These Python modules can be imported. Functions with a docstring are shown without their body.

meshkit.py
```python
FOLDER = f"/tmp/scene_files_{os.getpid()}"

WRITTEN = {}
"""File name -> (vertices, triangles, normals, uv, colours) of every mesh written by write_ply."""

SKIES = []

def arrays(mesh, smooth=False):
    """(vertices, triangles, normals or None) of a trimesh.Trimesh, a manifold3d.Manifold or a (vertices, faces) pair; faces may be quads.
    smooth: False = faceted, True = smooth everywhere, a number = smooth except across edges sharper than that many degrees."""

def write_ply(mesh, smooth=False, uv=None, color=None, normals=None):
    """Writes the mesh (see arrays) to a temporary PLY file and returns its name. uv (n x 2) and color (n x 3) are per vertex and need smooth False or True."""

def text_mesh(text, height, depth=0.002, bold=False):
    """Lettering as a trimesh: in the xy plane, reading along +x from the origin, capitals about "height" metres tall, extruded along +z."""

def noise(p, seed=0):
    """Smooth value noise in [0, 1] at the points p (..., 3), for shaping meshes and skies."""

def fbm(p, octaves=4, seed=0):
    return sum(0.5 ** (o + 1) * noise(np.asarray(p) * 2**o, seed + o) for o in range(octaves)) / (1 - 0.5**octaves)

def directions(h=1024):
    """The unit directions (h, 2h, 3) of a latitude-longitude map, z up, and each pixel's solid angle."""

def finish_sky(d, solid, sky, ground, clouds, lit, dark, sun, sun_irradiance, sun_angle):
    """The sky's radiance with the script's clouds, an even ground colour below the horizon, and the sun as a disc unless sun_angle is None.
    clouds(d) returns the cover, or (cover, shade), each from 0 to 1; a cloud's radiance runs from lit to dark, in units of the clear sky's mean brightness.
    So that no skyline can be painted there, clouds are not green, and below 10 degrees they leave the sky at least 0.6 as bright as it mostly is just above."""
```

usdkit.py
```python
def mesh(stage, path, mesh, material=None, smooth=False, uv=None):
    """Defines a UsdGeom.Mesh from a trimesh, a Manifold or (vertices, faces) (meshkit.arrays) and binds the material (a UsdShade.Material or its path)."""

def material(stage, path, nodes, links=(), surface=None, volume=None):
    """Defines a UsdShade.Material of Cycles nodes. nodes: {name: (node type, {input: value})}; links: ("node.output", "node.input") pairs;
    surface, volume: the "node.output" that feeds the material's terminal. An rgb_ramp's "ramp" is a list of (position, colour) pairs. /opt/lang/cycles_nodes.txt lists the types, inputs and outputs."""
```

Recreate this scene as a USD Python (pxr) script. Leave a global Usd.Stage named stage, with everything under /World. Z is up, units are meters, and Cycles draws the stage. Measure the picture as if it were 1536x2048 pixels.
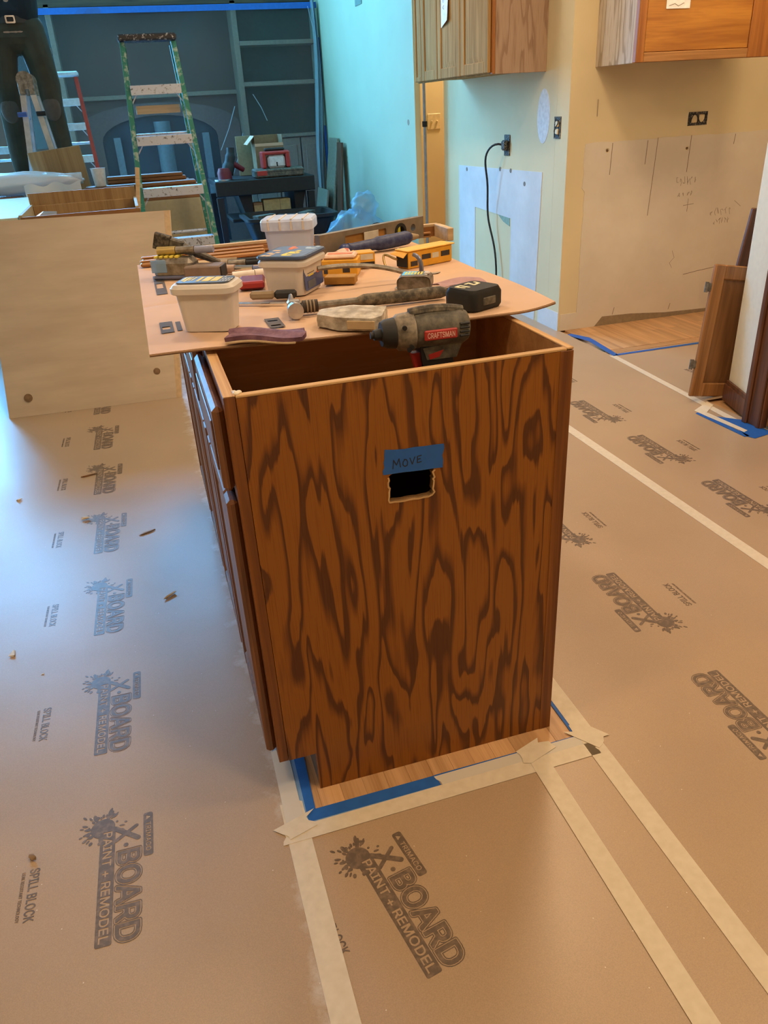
import math, random
import numpy as np, trimesh, manifold3d as mf
import shapely.geometry as sg
from shapely import affinity, union_all
import usdkit, meshkit
from pxr import Usd, UsdGeom, UsdLux, UsdShade, Gf, Sdf

RNG = np.random.default_rng(7)
random.seed(7)
stage = Usd.Stage.CreateInMemory()
UsdGeom.SetStageUpAxis(stage, 'Z'); UsdGeom.SetStageMetersPerUnit(stage, 1.0)
UsdGeom.Xform.Define(stage, '/World'); UsdGeom.Scope.Define(stage, '/World/Looks')

# ------------------------------------------------------------------ camera, light, exposure
cam = UsdGeom.Camera.Define(stage, '/World/camera')
RV = np.array([2.02883221, -0.337857283, 0.133040926]); EYE = (-0.0781708794, -1.17446016, 1.26458560)
th = np.linalg.norm(RV); K = RV / th
KX = np.array([[0, -K[2], K[1]], [K[2], 0, -K[0]], [-K[1], K[0], 0]])
RM = np.eye(3) + math.sin(th) * KX + (1 - math.cos(th)) * KX @ KX       # rows: right, down, forward
cam.AddTransformOp().Set(Gf.Matrix4d(*RM[0], 0, *(-RM[1]), 0, *(-RM[2]), 0, *EYE, 1))
cam.CreateHorizontalApertureAttr(36.0); cam.CreateVerticalApertureAttr(48.0)
cam.CreateFocalLengthAttr(1541.13652 / 1536 * 36.0)
cam.CreateClippingRangeAttr((0.02, 100.0))
cam.CreateExposureAttr(0.0)

def rect_light(name, loc, rot, w, h, color, power):
    l = UsdLux.RectLight.Define(stage, '/World/' + name)
    l.AddTranslateOp().Set(Gf.Vec3d(*loc)); l.AddRotateXYZOp().Set(Gf.Vec3f(*rot))
    l.CreateWidthAttr(w); l.CreateHeightAttr(h); l.CreateColorAttr(Gf.Vec3f(*color)); l.CreateIntensityAttr(power)
def disk_light(name, loc, r, color, power):
    l = UsdLux.DiskLight.Define(stage, '/World/' + name)
    l.AddTranslateOp().Set(Gf.Vec3d(*loc)); l.CreateRadiusAttr(r)
    l.CreateColorAttr(Gf.Vec3f(*color)); l.CreateIntensityAttr(power)
DAY = (0.17, 0.53, 1.0); WARM = (1.0, 0.73, 0.46)
rect_light('unseen_daylight_side', (-3.32, 6.0, 1.25), (0, -90, 0), 2.1, 1.7, DAY, 7.0)       # daylight for the teal wall, outside unseen glass doors at the side
rect_light('unseen_daylight_back', (-1.25, 8.50, 2.95), (-90, 0, 0), 3.6, 5.0, DAY, 43.0)   # daylight from unseen back windows, placed for the blue sheen on the floor
CANS = [(0.75, -0.9), (1.25, 1.1), (0.2, 1.35), (1.75, 2.15), (3.0, 2.0), (-0.75, -0.3), (1.6, -0.3), (1.0, 3.7), (2.95, 5.3)]  # ceiling lamps out of view, placed to warm the kitchen, pantry wall and hall
CAN_POWER = 51.0
for i, (cx, cy) in enumerate(CANS):
    disk_light('unseen_can_lamp_%d' % i, (cx, cy, 2.47), 0.16, WARM, CAN_POWER * (2.6 if cy > 5 else 1.))  # the unseen hall lamp is stronger, to brighten the hall wall
dome = UsdLux.DomeLight.Define(stage, '/World/sky_dome'); dome.CreateColorAttr(Gf.Vec3f(0.35, 0.6, 1.0)); dome.CreateIntensityAttr(0.25)

# ------------------------------------------------------------------ materials
MATS = {}
def srgb(*c):
    c = np.array(c, float) / 255
    return tuple(np.where(c < .04045, c / 12.92, ((c + .055) / 1.055) ** 2.4))
def plain(name, color, rough=.5, metal=0., spec=.5, vary=.12, scale=40, bump=0., **kw):
    if name in MATS: return MATS[name]
    c = np.array(color, float)
    n = {'tc': ('texture_coordinate', {}), 'ns': ('noise_texture', {'scale': scale, 'detail': 4.0}),
         'rp': ('rgb_ramp', {'ramp': [(.3, tuple(c * (1 - vary))), (.7, tuple(np.minimum(c * (1 + vary), 1)))]}),
         'p': ('principled_bsdf', {'roughness': rough, 'metallic': metal, 'specular_ior_level': spec, **kw})}
    l = [('tc.object', 'ns.vector'), ('ns.fac', 'rp.fac'), ('rp.color', 'p.base_color')]
    if bump:
        n['bp'] = ('bump', {'strength': bump, 'distance': .002}); l += [('ns.fac', 'bp.height'), ('bp.normal', 'p.normal')]
    MATS[name] = usdkit.material(stage, '/World/Looks/' + name, n, l, surface='p.BSDF')
    return MATS[name]
def wood(name, c1, c2, along='z', rough=.42, cross=28., long=1.6, lo=.35, hi=.65, spec=.4):
    """straight grained timber; along = the axis of the grain in the part's own space"""
    if name in MATS: return MATS[name]
    s = {'x': (long, cross, cross), 'y': (cross, long, cross), 'z': (cross, cross, long)}[along]
    f = {'x': (long * 3, cross * 9, cross * 9), 'y': (cross * 9, long * 3, cross * 9), 'z': (cross * 9, cross * 9, long * 3)}[along]
    n = {'tc': ('texture_coordinate', {}), 'm1': ('mapping', {'scale': s}), 'm2': ('mapping', {'scale': f}),
         'n1': ('noise_texture', {'scale': 1., 'detail': 3., 'distortion': .8}), 'n2': ('noise_texture', {'scale': 1., 'detail': 2.}),
         'ad': ('math', {'math_type': 'multiply_add', 'value2': .35, 'value3': -.17}), 'sm': ('math', {'math_type': 'add'}),
         'rp': ('rgb_ramp', {'ramp': [(lo, c2), (hi, c1)]}),
         'bp': ('bump', {'strength': .15, 'distance': .001}), 'p': ('principled_bsdf', {'roughness': rough, 'specular_ior_level': spec})}
    l = [('tc.object', 'm1.vector'), ('tc.object', 'm2.vector'), ('m1.vector', 'n1.vector'), ('m2.vector', 'n2.vector'), ('n2.fac', 'ad.value1'),
         ('n1.fac', 'sm.value1'), ('ad.value', 'sm.value2'), ('sm.value', 'rp.fac'), ('rp.color', 'p.base_color'), ('n2.fac', 'bp.height'), ('bp.normal', 'p.normal')]
    MATS[name] = usdkit.material(stage, '/World/Looks/' + name, n, l, surface='p.BSDF')
    return MATS[name]
def figured_oak(name, light, mid, dark, ax=(15., 1., 2.3), rings=6.4, rough=.38, jag=.46):
    """plain-sawn oak veneer: the rings are level lines of a stretched noise, broken up along the pores"""
    n = {'tc': ('texture_coordinate', {}),
         'm1': ('mapping', {'scale': ax, 'location': (.3, .0, .15)}), 'm2': ('mapping', {'scale': (95, 20, 2.6)}), 'm3': ('mapping', {'scale': (42, 8, 5.)}), 'm4': ('mapping', {'scale': (420, 90, 9)}),
         'n1': ('noise_texture', {'scale': 1., 'detail': 2., 'roughness': .42, 'distortion': .35}), 'n2': ('noise_texture', {'scale': 1., 'detail': 2.}),
         'n3': ('noise_texture', {'scale': 1., 'detail': 1.}), 'n4': ('noise_texture', {'scale': 1., 'detail': 2.}),
         'a1': ('math', {'math_type': 'multiply', 'value2': rings}), 'a2': ('math', {'math_type': 'multiply_add', 'value2': jag}), 'a3': ('math', {'math_type': 'multiply_add', 'value2': jag * 1.5}),
         'fr': ('math', {'math_type': 'fraction'}),
         'rp': ('rgb_ramp', {'ramp': [(0, dark), (.16, dark), (.27, mid), (.42, light), (.93, light), (.965, mid), (1., dark)]}),
         'st': ('rgb_ramp', {'ramp': [(.34, (.74, .70, .66)), (.5, (1, 1, 1))]}),
         'mx': ('mix', {'mix_type': 'multiply', 'fac': .75}), 'bp': ('bump', {'strength': .12, 'distance': .0006}),
         'p': ('principled_bsdf', {'roughness': rough, 'specular_ior_level': .35})}
    l = [('tc.object', m + '.vector') for m in ('m1', 'm2', 'm3', 'm4')] + [('m%d.vector' % i, 'n%d.vector' % i) for i in (1, 2, 3, 4)]
    l += [('n1.fac', 'a1.value1'), ('n2.fac', 'a2.value1'), ('a1.value', 'a2.value3'), ('n3.fac', 'a3.value1'), ('a2.value', 'a3.value3'), ('a3.value', 'fr.value1'),
          ('fr.value', 'rp.fac'), ('n4.fac', 'st.fac'), ('rp.color', 'mx.color1'), ('st.color', 'mx.color2'), ('mx.color', 'p.base_color'), ('n4.fac', 'bp.height'), ('bp.normal', 'p.normal')]
    MATS[name] = usdkit.material(stage, '/World/Looks/' + name, n, l, surface='p.BSDF')
    return MATS[name]
def see_through(name, color, opaque, rough=.3, folds=0.):
    """thin film or frosted plastic: mostly lets light straight through"""
    n = {'tr': ('transparent_bsdf', {'color': (.97, .98, 1.)}), 'p': ('principled_bsdf', {'base_color': color, 'roughness': rough}), 'mx': ('mix_closure', {'fac': opaque})}
    MATS[name] = usdkit.material(stage, '/World/Looks/' + name, n, [('tr.BSDF', 'mx.closure1'), ('p.BSDF', 'mx.closure2')], surface='mx.closure')
    return MATS[name]
def splotched(name, c1, c2, scale=30., lo=.45, hi=.6, rough=.6, metal=0., stretch=(1, 1, 1), detail=5., bump=.0, spec=.5):
    n = {'tc': ('texture_coordinate', {}), 'm': ('mapping', {'scale': stretch}), 'ns': ('noise_texture', {'scale': scale, 'detail': detail, 'roughness': .6}),
         'rp': ('rgb_ramp', {'ramp': [(lo, c1), (hi, c2)]}), 'p': ('principled_bsdf', {'roughness': rough, 'metallic': metal, 'specular_ior_level': spec})}
    l = [('tc.object', 'm.vector'), ('m.vector', 'ns.vector'), ('ns.fac', 'rp.fac'), ('rp.color', 'p.base_color')]
    if bump:
        n['bp'] = ('bump', {'strength': bump, 'distance': .003}); l += [('ns.fac', 'bp.height'), ('bp.normal', 'p.normal')]
    MATS[name] = usdkit.material(stage, '/World/Looks/' + name, n, l, surface='p.BSDF')
    return MATS[name]
def paper(name, c, dust=False):
    n = {'tc': ('texture_coordinate', {}), 'n1': ('noise_texture', {'scale': 2.2, 'detail': 5.}), 'n2': ('noise_texture', {'scale': 500., 'detail': 2.}),
         'vo': ('voronoi_texture', {'scale': 26.}), 'sp': ('rgb_ramp', {'ramp': [(.022, (1, 1, 1)), (.035, (0, 0, 0))]}),
         'r1': ('rgb_ramp', {'ramp': [(.3, tuple(np.array(c) * .93)), (.7, tuple(np.array(c) * 1.05))]}), 'r2': ('rgb_ramp', {'ramp': [(.3, (.9, .9, .9)), (.7, (1.06, 1.06, 1.06))]}),
         'mx': ('mix', {'mix_type': 'multiply', 'fac': 1.}), 'ms': ('mix', {'color2': (.75, .68, .58)}), 'p': ('principled_bsdf', {'roughness': .36, 'specular_ior_level': .75}),
         'n3': ('noise_texture', {'scale': 1.3, 'detail': 2.}), 'bp': ('bump', {'strength': .25, 'distance': .02})}
    l = [('tc.object', 'n1.vector'), ('tc.object', 'n2.vector'), ('tc.object', 'vo.vector'), ('vo.distance', 'sp.fac'), ('n1.fac', 'r1.fac'), ('n2.fac', 'r2.fac'), ('r1.color', 'mx.color1'), ('r2.color', 'mx.color2'),
         ('mx.color', 'ms.color1'), ('sp.color', 'ms.fac'), ('tc.object', 'n3.vector'), ('n3.fac', 'bp.height'), ('bp.normal', 'p.normal')]
    if dust:      # plaster dust swept up against the cabinet fronts
        n |= {'sx': ('separate_xyz', {}), 'dr': ('map_range', {'from_min': -.13, 'from_max': -.0, 'to_min': 0., 'to_max': 1., 'clamp': True}), 'nd': ('noise_texture', {'scale': 14., 'detail': 6., 'roughness': .65}),
              'dm': ('math', {'math_type': 'multiply'}), 'dc': ('rgb_ramp', {'ramp': [(.40, (0, 0, 0)), (.62, (.7, .7, .7))]}), 'md': ('mix', {'color2': (.72, .68, .62)})}
        l += [('tc.object', 'sx.vector'), ('sx.x', 'dr.value'), ('tc.object', 'nd.vector'), ('nd.fac', 'dm.value1'), ('dr.result', 'dm.value2'), ('dm.value', 'dc.fac'), ('dc.color', 'md.fac'), ('ms.color', 'md.color1'), ('md.color', 'p.base_color')]
    else: l += [('ms.color', 'p.base_color')]
    MATS[name] = usdkit.material(stage, '/World/Looks/' + name, n, l, surface='p.BSDF')
    return MATS[name]

CREAM = (.73, .61, .37)
wall_paint = plain('wall_paint', CREAM, .75, spec=.25, vary=.04, scale=3)
far_paint = plain('far_paint', (.46, .52, .37), .75, spec=.25, vary=.03, scale=3)
trim_white = plain('trim_white', (.80, .76, .62), .6, vary=.03)
drywall = splotched('bare_drywall', (.68, .60, .48), (.74, .66, .54), 3., .4, .65, .85, spec=.2)
drywall_grey = splotched('bare_drywall_grey', (.62, .62, .62), (.72, .72, .72), 3., .4, .65, .85, spec=.2)
ceiling_paint = plain('ceiling_paint', (.78, .74, .66), .85, vary=.02)
kraft = paper('kraft_paper', (.46, .325, .205)); kraft_dust = paper('kraft_paper_dusty', (.46, .325, .205), True)
ink = splotched('faded_ink', (.14, .10, .07), (.24, .17, .115), 90., .45, .68, .36, spec=.75)
oak_panel = figured_oak('stained_oak_panel', (.285, .100, .012), (.195, .064, .010), (.104, .033, .008))
oak_stile = wood('stained_oak_stile', (.26, .090, .015), (.13, .04, .009), 'z', cross=45)
oak_front = wood('stained_oak_front', (.22, .085, .03), (.11, .04, .015), 'z', cross=45, rough=.42, spec=.5)
oak_dark = wood('dark_oak_trim', (.17, .07, .034), (.085, .033, .017), 'z', cross=40)
oak_dark_x = wood('dark_oak_beam', (.10, .055, .03), (.05, .028, .018), 'x', cross=20)
raw_edge = wood('raw_plywood_edge', (.62, .40, .19), (.48, .28, .12), 'x', cross=60, rough=.7)
raw_edge_y = wood('raw_plywood_edge_long', (.60, .37, .17), (.44, .24, .10), 'y', cross=60, rough=.7)
inside_ply = wood('cabinet_inside', (.44, .22, .08), (.34, .16, .055), 'x', cross=25, rough=.6)
weathered = wood('bleached_oak', (.46, .27, .10), (.31, .175, .06), 'z', cross=38, rough=.85, spec=.12)
grey_oak = figured_oak('bleached_oak_panel', (.56, .48, .39), (.49, .41, .32), (.38, .30, .22), ax=(1., 12., 1.2), rough=.55)
reddish_side = figured_oak('reddish_oak_side', (.42, .29, .195), (.37, .245, .16), (.31, .195, .125), ax=(9., 6., 1.2), rough=.5)
knotty = wood('knotty_orange_wood', (.50, .215, .035), (.34, .125, .02), 'x', cross=14, long=2.2, rough=.4)
orange_x = wood('orange_oak_long', (.46, .225, .075), (.30, .135, .04), 'x', cross=50, rough=.4)
orange_z = wood('orange_oak_tall', (.40, .15, .03), (.26, .09, .02), 'z', cross=50, rough=.4)
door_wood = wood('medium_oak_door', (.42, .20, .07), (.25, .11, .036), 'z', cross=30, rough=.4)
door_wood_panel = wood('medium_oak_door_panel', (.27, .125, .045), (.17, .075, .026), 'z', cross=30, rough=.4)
plywood_face = splotched('birch_plywood', (.52, .41, .295), (.61, .50, .37), 1.6, .35, .65, .6, stretch=(1.2, 1, 7.), detail=4.)
pale_board = wood('pale_pine', (.66, .50, .31), (.52, .37, .21), 'x', cross=30, rough=.65)
grey_board = plain('weathered_board', (.22, .20, .14), .8, vary=.2)
brown_x = wood('brown_oak_long', (.28, .135, .05), (.15, .065, .024), 'x', cross=30)
strip_x = wood('striped_veneer', (.42, .27, .12), (.29, .165, .065), 'z', cross=26, long=.6)
floor_mats = [wood('floor_oak_%s' % 'abcd'[i], tuple(np.array((.62, .37, .185)) * f), tuple(np.array((.46, .25, .11)) * f), 'y', cross=34, rough=.35) for i, f in enumerate((1., .88, 1.1, .95))]
floor_mats_x = [wood('floor_oak_cross_%s' % 'ab'[i], tuple(np.array((.60, .35, .17)) * f), tuple(np.array((.45, .24, .105)) * f), 'x', cross=34, rough=.35) for i, f in enumerate((1., .88))]
masking = MATS['masking_tape'] = None
n = {'tr': ('transparent_bsdf', {'color': (1, 1, 1)}), 'tc': ('texture_coordinate', {}), 'ns': ('noise_texture', {'scale': 60., 'detail': 3.}), 'rp': ('rgb_ramp', {'ramp': [(.3, (.74, .64, .48)), (.7, (.82, .72, .56))]}),
     'p': ('principled_bsdf', {'roughness': .6}), 'mx': ('mix_closure', {'fac': .86})}
masking = usdkit.material(stage, '/World/Looks/masking_tape', n, [('tc.object', 'ns.vector'), ('ns.fac', 'rp.fac'), ('rp.color', 'p.base_color'), ('tr.BSDF', 'mx.closure1'), ('p.BSDF', 'mx.closure2')], surface='mx.closure')
masking_thin = see_through('masking_tape_over_blue', (.78, .72, .62), .72, .6)
blue_tape = plain('painters_tape', (.012, .11, .43), .55, vary=.08)
blue_film = see_through('pale_blue_film', (.26, .45, .72), .72, .35)
black_marker = plain('black_marker', (.012, .012, .02), .6)
pencil = plain('pencil_line', (.30, .24, .17), .9)
black_plastic = plain('black_plastic', (.018, .018, .018), .55, spec=.3)
black_rubber = plain('black_rubber', (.015, .015, .016), .6)
dusty_rubber = splotched('dusty_rubber', (.05, .043, .034), (.21, .175, .12), 60., .42, .66, .75)
dusty_grey = splotched('dusty_grey_plastic', (.06, .055, .045), (.19, .165, .12), 45., .4, .7, .6)
red_plastic = plain('red_plastic', (.42, .03, .025), .4)
dark_red = plain('dark_red', (.16, .012, .02), .5)
steel = plain('worn_steel', (.55, .55, .56), .3, 1., vary=.2)
dark_steel = splotched('dull_steel', (.17, .15, .12), (.34, .31, .27), 40., .4, .65, .45, .7)
chrome = plain('chrome', (.75, .75, .76), .12, 1., vary=.05)
white_plastic = plain('white_plastic', (.62, .575, .54), .4, vary=.03)
clear_plastic = see_through('frosted_clear_plastic', (.62, .72, .95), .66, .25)
navy_label = splotched('navy_label', (.03, .05, .13), (.10, .15, .30), 70., .45, .6, .4)
slate_label = plain('slate_label', (.10, .12, .16), .4)
yellow_print = plain('yellow_print', (.75, .60, .08), .5)
orange_print = plain('orange_print', (.75, .16, .03), .5)
pale_print = plain('pale_print', (.62, .58, .48), .5)
yellow_box = plain('yellow_card', (.72, .36, .025), .55, vary=.08)
dark_print = plain('dark_print', (.035, .03, .03), .5)
cardboard = plain('corrugated_card', (.60, .40, .265), .8, vary=.05, scale=6)
card_edge = plain('corrugated_edge', (.30, .18, .10), .85)
carton_brown = plain('carton_brown', (.25, .155, .08), .8)
purple_cloth = splotched('purple_abrasive', (.13, .055, .095), (.22, .11, .16), 60., .4, .65, .75)
mauve_paper = plain('mauve_paper', (.42, .26, .27), .8)
tan_backing = plain('tan_backing', (.55, .40, .23), .8)
plaster_grey = splotched('plaster_crusted', (.33, .29, .23), (.62, .57, .49), 38., .38, .66, .85, bump=.5)
blue_handle = splotched('blue_grip', (.012, .02, .09), (.05, .07, .16), 60., .4, .7, .5)
tan_grip = plain('tan_grip', (.30, .22, .13), .7)
ladder_green = splotched('green_fibreglass', (.010, .19, .145), (.34, .46, .40), 26., .52, .66, .5)
ladder_step = splotched('paint_splashed_aluminium', (.52, .58, .70), (.14, .14, .15), 55., .56, .66, .45, .4)
ladder_cap = splotched('paint_splashed_black', (.02, .02, .024), (.5, .5, .5), 60., .55, .66, .5)
ladder_red = plain('red_fibreglass', (.40, .045, .028), .45)
ladder_blue = plain('pale_blue_steel', (.55, .70, .80), .4, .3)
aluminium = splotched('aluminium', (.42, .46, .50), (.52, .57, .62), 14., .4, .6, .38, .85)
tarp = plain('blue_tarp', (.03, .22, .60), .35, vary=.25, scale=9)
bag_blue = see_through('blue_poly_film', (.26, .52, .70), .42, .25)
bag_white = see_through('white_poly_film', (.80, .84, .88), .8, .22)
sheet_film = see_through('hanging_plastic', (.20, .18, .17), .10, .25)
far_dark = plain('far_wall_dark', (.12, .062, .045), .8, vary=.1, scale=2)
far_shelf = plain('far_shelf_back', (.055, .055, .045), .8)
far_trim = plain('far_trim', (.27, .19, .13), .6)
far_panel = plain('far_panel', (.30, .20, .14), .6)
firebox = plain('firebox', (.02, .035, .06), .7)
fire_pipe = plain('firebox_post', (.16, .22, .25), .5)
cream_board = plain('cream_melamine', (.60, .64, .48), .55, vary=.04)
cream_side = plain('cream_side', (.42, .36, .22), .6, vary=.05)
cup_white = plain('white_cup', (.80, .78, .78), .35)
outlet_ivory = plain('ivory_plate', (.72, .58, .33), .45)
outlet_dark = splotched('open_box', (.03, .03, .03), (.30, .27, .20), 130., .5, .62, .7)
primer = plain('primer_white', (.72, .72, .72), .8)
shirt = plain('black_shirt', (.008, .010, .014), .9, bump=.2)
trouser = plain('olive_trousers', (.046, .038, .021), .9, vary=.2, scale=14, bump=.2)
skin = plain('skin', (.42, .24, .16), .55)
hair = plain('dark_hair', (.02, .014, .01), .8)
eye_white = plain('eye_white', (.7, .7, .68), .3)
leather = plain('dark_leather', (.03, .018, .012), .6)
knee_pad = plain('knee_pad', (.09, .06, .04), .8)
boot = plain('work_boot', (.07, .045, .025), .7)
note_paper = plain('note_paper', (.82, .80, .76), .7)
window_glass = see_through('window_glass', (.9, .95, 1.), .06, .05)
sawdust = plain('wood_chip', (.62, .48, .30), .8)
chip_white = plain('plaster_chip', (.75, .72, .66), .8)

# ------------------------------------------------------------------ helpers
USED = {}
def numbered(parent, name):
    k = (parent, name); i = USED.get(k, -1) + 1; USED[k] = i
    return f'{parent}/{name}' + (f'_{i:03d}' if i else '')
def meta(p, label=None, cat=None, group=None, kind=None):
    for k, v in (('label', label), ('category', cat), ('group', group), ('kind', kind)):
        if v: p.SetCustomDataByKey(k, v)
def thing(name, label, cat, loc=(0, 0, 0), rot=(0, 0, 0), group=None, kind=None):
    x = UsdGeom.Xform.Define(stage, numbered('/World', name))
    x.AddTranslateOp().Set(Gf.Vec3d(*map(float, loc)))
    if any(rot): x.AddRotateXYZOp().Set(Gf.Vec3f(*map(float, rot)))
    meta(x.GetPrim(), label, cat, group, kind)
    return str(x.GetPath())
def obj(name, mesh, mat, parent='/World', smooth=35, label=None, cat=None, group=None, kind=None):
    p = numbered(parent, name)
    if isinstance(mesh, (list, tuple)) and not isinstance(mesh[0], np.ndarray): mesh = trimesh.util.concatenate(mesh)
    m = usdkit.mesh(stage, p, mesh, mat, smooth=smooth)
    meta(m.GetPrim(), label, cat, group, kind)
    return p
def struct(name, mesh, mat, parent='/World', smooth=False):
    return obj(name, mesh, mat, parent, smooth, kind='structure' if parent == '/World' else None)
def struct_thing(name):
    x = UsdGeom.Xform.Define(stage, numbered('/World', name)); meta(x.GetPrim(), kind='structure'); return str(x.GetPath())

def bx(x0, y0, z0, x1, y1, z1, b=0.):
    """box between two corners, edges chamfered by b"""
    lo, hi = np.minimum((x0, y0, z0), (x1, y1, z1)), np.maximum((x0, y0, z0), (x1, y1, z1))
    if b <= 0:
        m = trimesh.creation.box(hi - lo); m.apply_translation((lo + hi) / 2); return m
    b = min(b, (hi - lo).min() * .45); p = []
    for i in range(8):
        s = np.array([(i >> k) & 1 for k in range(3)]); c = np.where(s, hi, lo); q = np.where(s, -b, b)
        for k in range(3):
            d = q.copy(); d[k] = 0; p.append(c + d)
    return trimesh.Trimesh(*_hull(p))
def _hull(p):
    m = mf.Manifold.hull_points(np.array(p, float)).to_mesh(); return m.vert_properties[:, :3], m.tri_verts
def hull(p): return trimesh.Trimesh(*_hull(p))
def cyl(p, q, r, r2=None, n=16):
    """round bar from p to q"""
    p, q = np.array(p, float), np.array(q, float); r2 = r if r2 is None else r2
    h = np.linalg.norm(q - p); m = trimesh.creation.revolve([(0, 0), (r, 0), (r2, h), (0, h)], sections=n)
    m.apply_transform(trimesh.geometry.align_vectors((0, 0, 1), (q - p) / h)); m.apply_translation(p); return m
def lathe(prof, n=28, loc=(0, 0, 0)):
    m = trimesh.creation.revolve(prof, sections=n); m.apply_translation(loc); return m
def tube(pts, r, n=8):
    pts = np.array(pts, float); k = len(pts); t = np.gradient(pts, axis=0); t /= np.linalg.norm(t, axis=1, keepdims=True)
    a = np.cross(t[0], (0, 0, 1.) if abs(t[0][2]) < .9 else (1., 0, 0)); a /= np.linalg.norm(a); v = []
    r = np.broadcast_to(r, (k,)); ang = np.arange(n) * 2 * np.pi / n
    for i in range(k):
        a = a - t[i] * (a @ t[i]); a /= np.linalg.norm(a); b = np.cross(t[i], a)
        v.append(pts[i] + r[i] * (np.cos(ang)[:, None] * a + np.sin(ang)[:, None] * b))
    v = np.vstack(v + [pts[:1], pts[-1:]]); f = []
    for i in range(k - 1):
        for j in range(n):
            A, B, C, D = i * n + j, i * n + (j + 1) % n, (i + 1) * n + (j + 1) % n, (i + 1) * n + j
            f += [(A, B, C), (A, C, D)]
    for j in range(n): f += [(k * n, (j + 1) % n, j), (k * n + 1, (k - 1) * n + j, (k - 1) * n + (j + 1) % n)]
    m = trimesh.Trimesh(v, f, process=False); m.fix_normals(); return m
def spline(pts, n=24):
    from scipy.interpolate import CubicSpline
    pts = np.array(pts, float); d = np.r_[0, np.cumsum(np.linalg.norm(np.diff(pts, axis=0), axis=1))]
    return CubicSpline(d, pts)(np.linspace(0, d[-1], n))
def polys(g): return [p for p in getattr(g, 'geoms', [g]) if p.geom_type == 'Polygon' and p.area > 1e-9]
def prism(g, z0, z1):
    out = []
    for p in polys(g):
        m = trimesh.creation.extrude_polygon(p, z1 - z0, engine='earcut'); m.apply_translation((0, 0, z0)); out.append(m)
    return trimesh.util.concatenate(out)
def xz(m, y=0.):
    """turns a prism built in xy/z to stand in the xz plane, its front facing -y at y"""
    m = m.copy(); v = m.vertices.copy(); m.vertices = np.c_[v[:, 0], y - v[:, 2] , v[:, 1]]; m.fix_normals(); return m
def moved(m, loc=(0, 0, 0), rz=0., rx=0., ry=0., s=None):
    m = m.copy()
    if s is not None: m.apply_scale(s)
    for a, ax in ((rx, (1, 0, 0)), (ry, (0, 1, 0)), (rz, (0, 0, 1))):
        if a: m.apply_transform(trimesh.transformations.rotation_matrix(math.radians(a), ax))
    m.apply_translation(loc); return m
def rrect(w, h, r, cx=0, cy=0): return sg.box(cx - w / 2 + r, cy - h / 2 + r, cx + w / 2 - r, cy + h / 2 - r).buffer(r, quad_segs=4)
def loft(rings):
    """skin over rings of equal point count, ends capped"""
    k, n_ = len(rings), len(rings[0]); v = np.vstack([np.vstack(rings), [np.mean(rings[0], 0)], [np.mean(rings[-1], 0)]]); f = []
    for i in range(k - 1):
        for j in range(n_):
            A, B, C, D = i * n_ + j, i * n_ + (j + 1) % n_, (i + 1) * n_ + (j + 1) % n_, (i + 1) * n_ + j
            f += [(A, B, C), (A, C, D)]
    for j in range(n_): f += [(k * n_, (j + 1) % n_, j), (k * n_ + 1, (k - 1) * n_ + j, (k - 1) * n_ + (j + 1) % n_)]
    m = trimesh.Trimesh(v, f, process=False); m.fix_normals(); return m
def ring(w, d, r, z, k=5, cx=0, cy=0):
    c = np.array(rrect(w, d, min(r, w * .49, d * .49), cx, cy).exterior.coords)[:-1]; return np.c_[c, np.full(len(c), z)]
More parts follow.
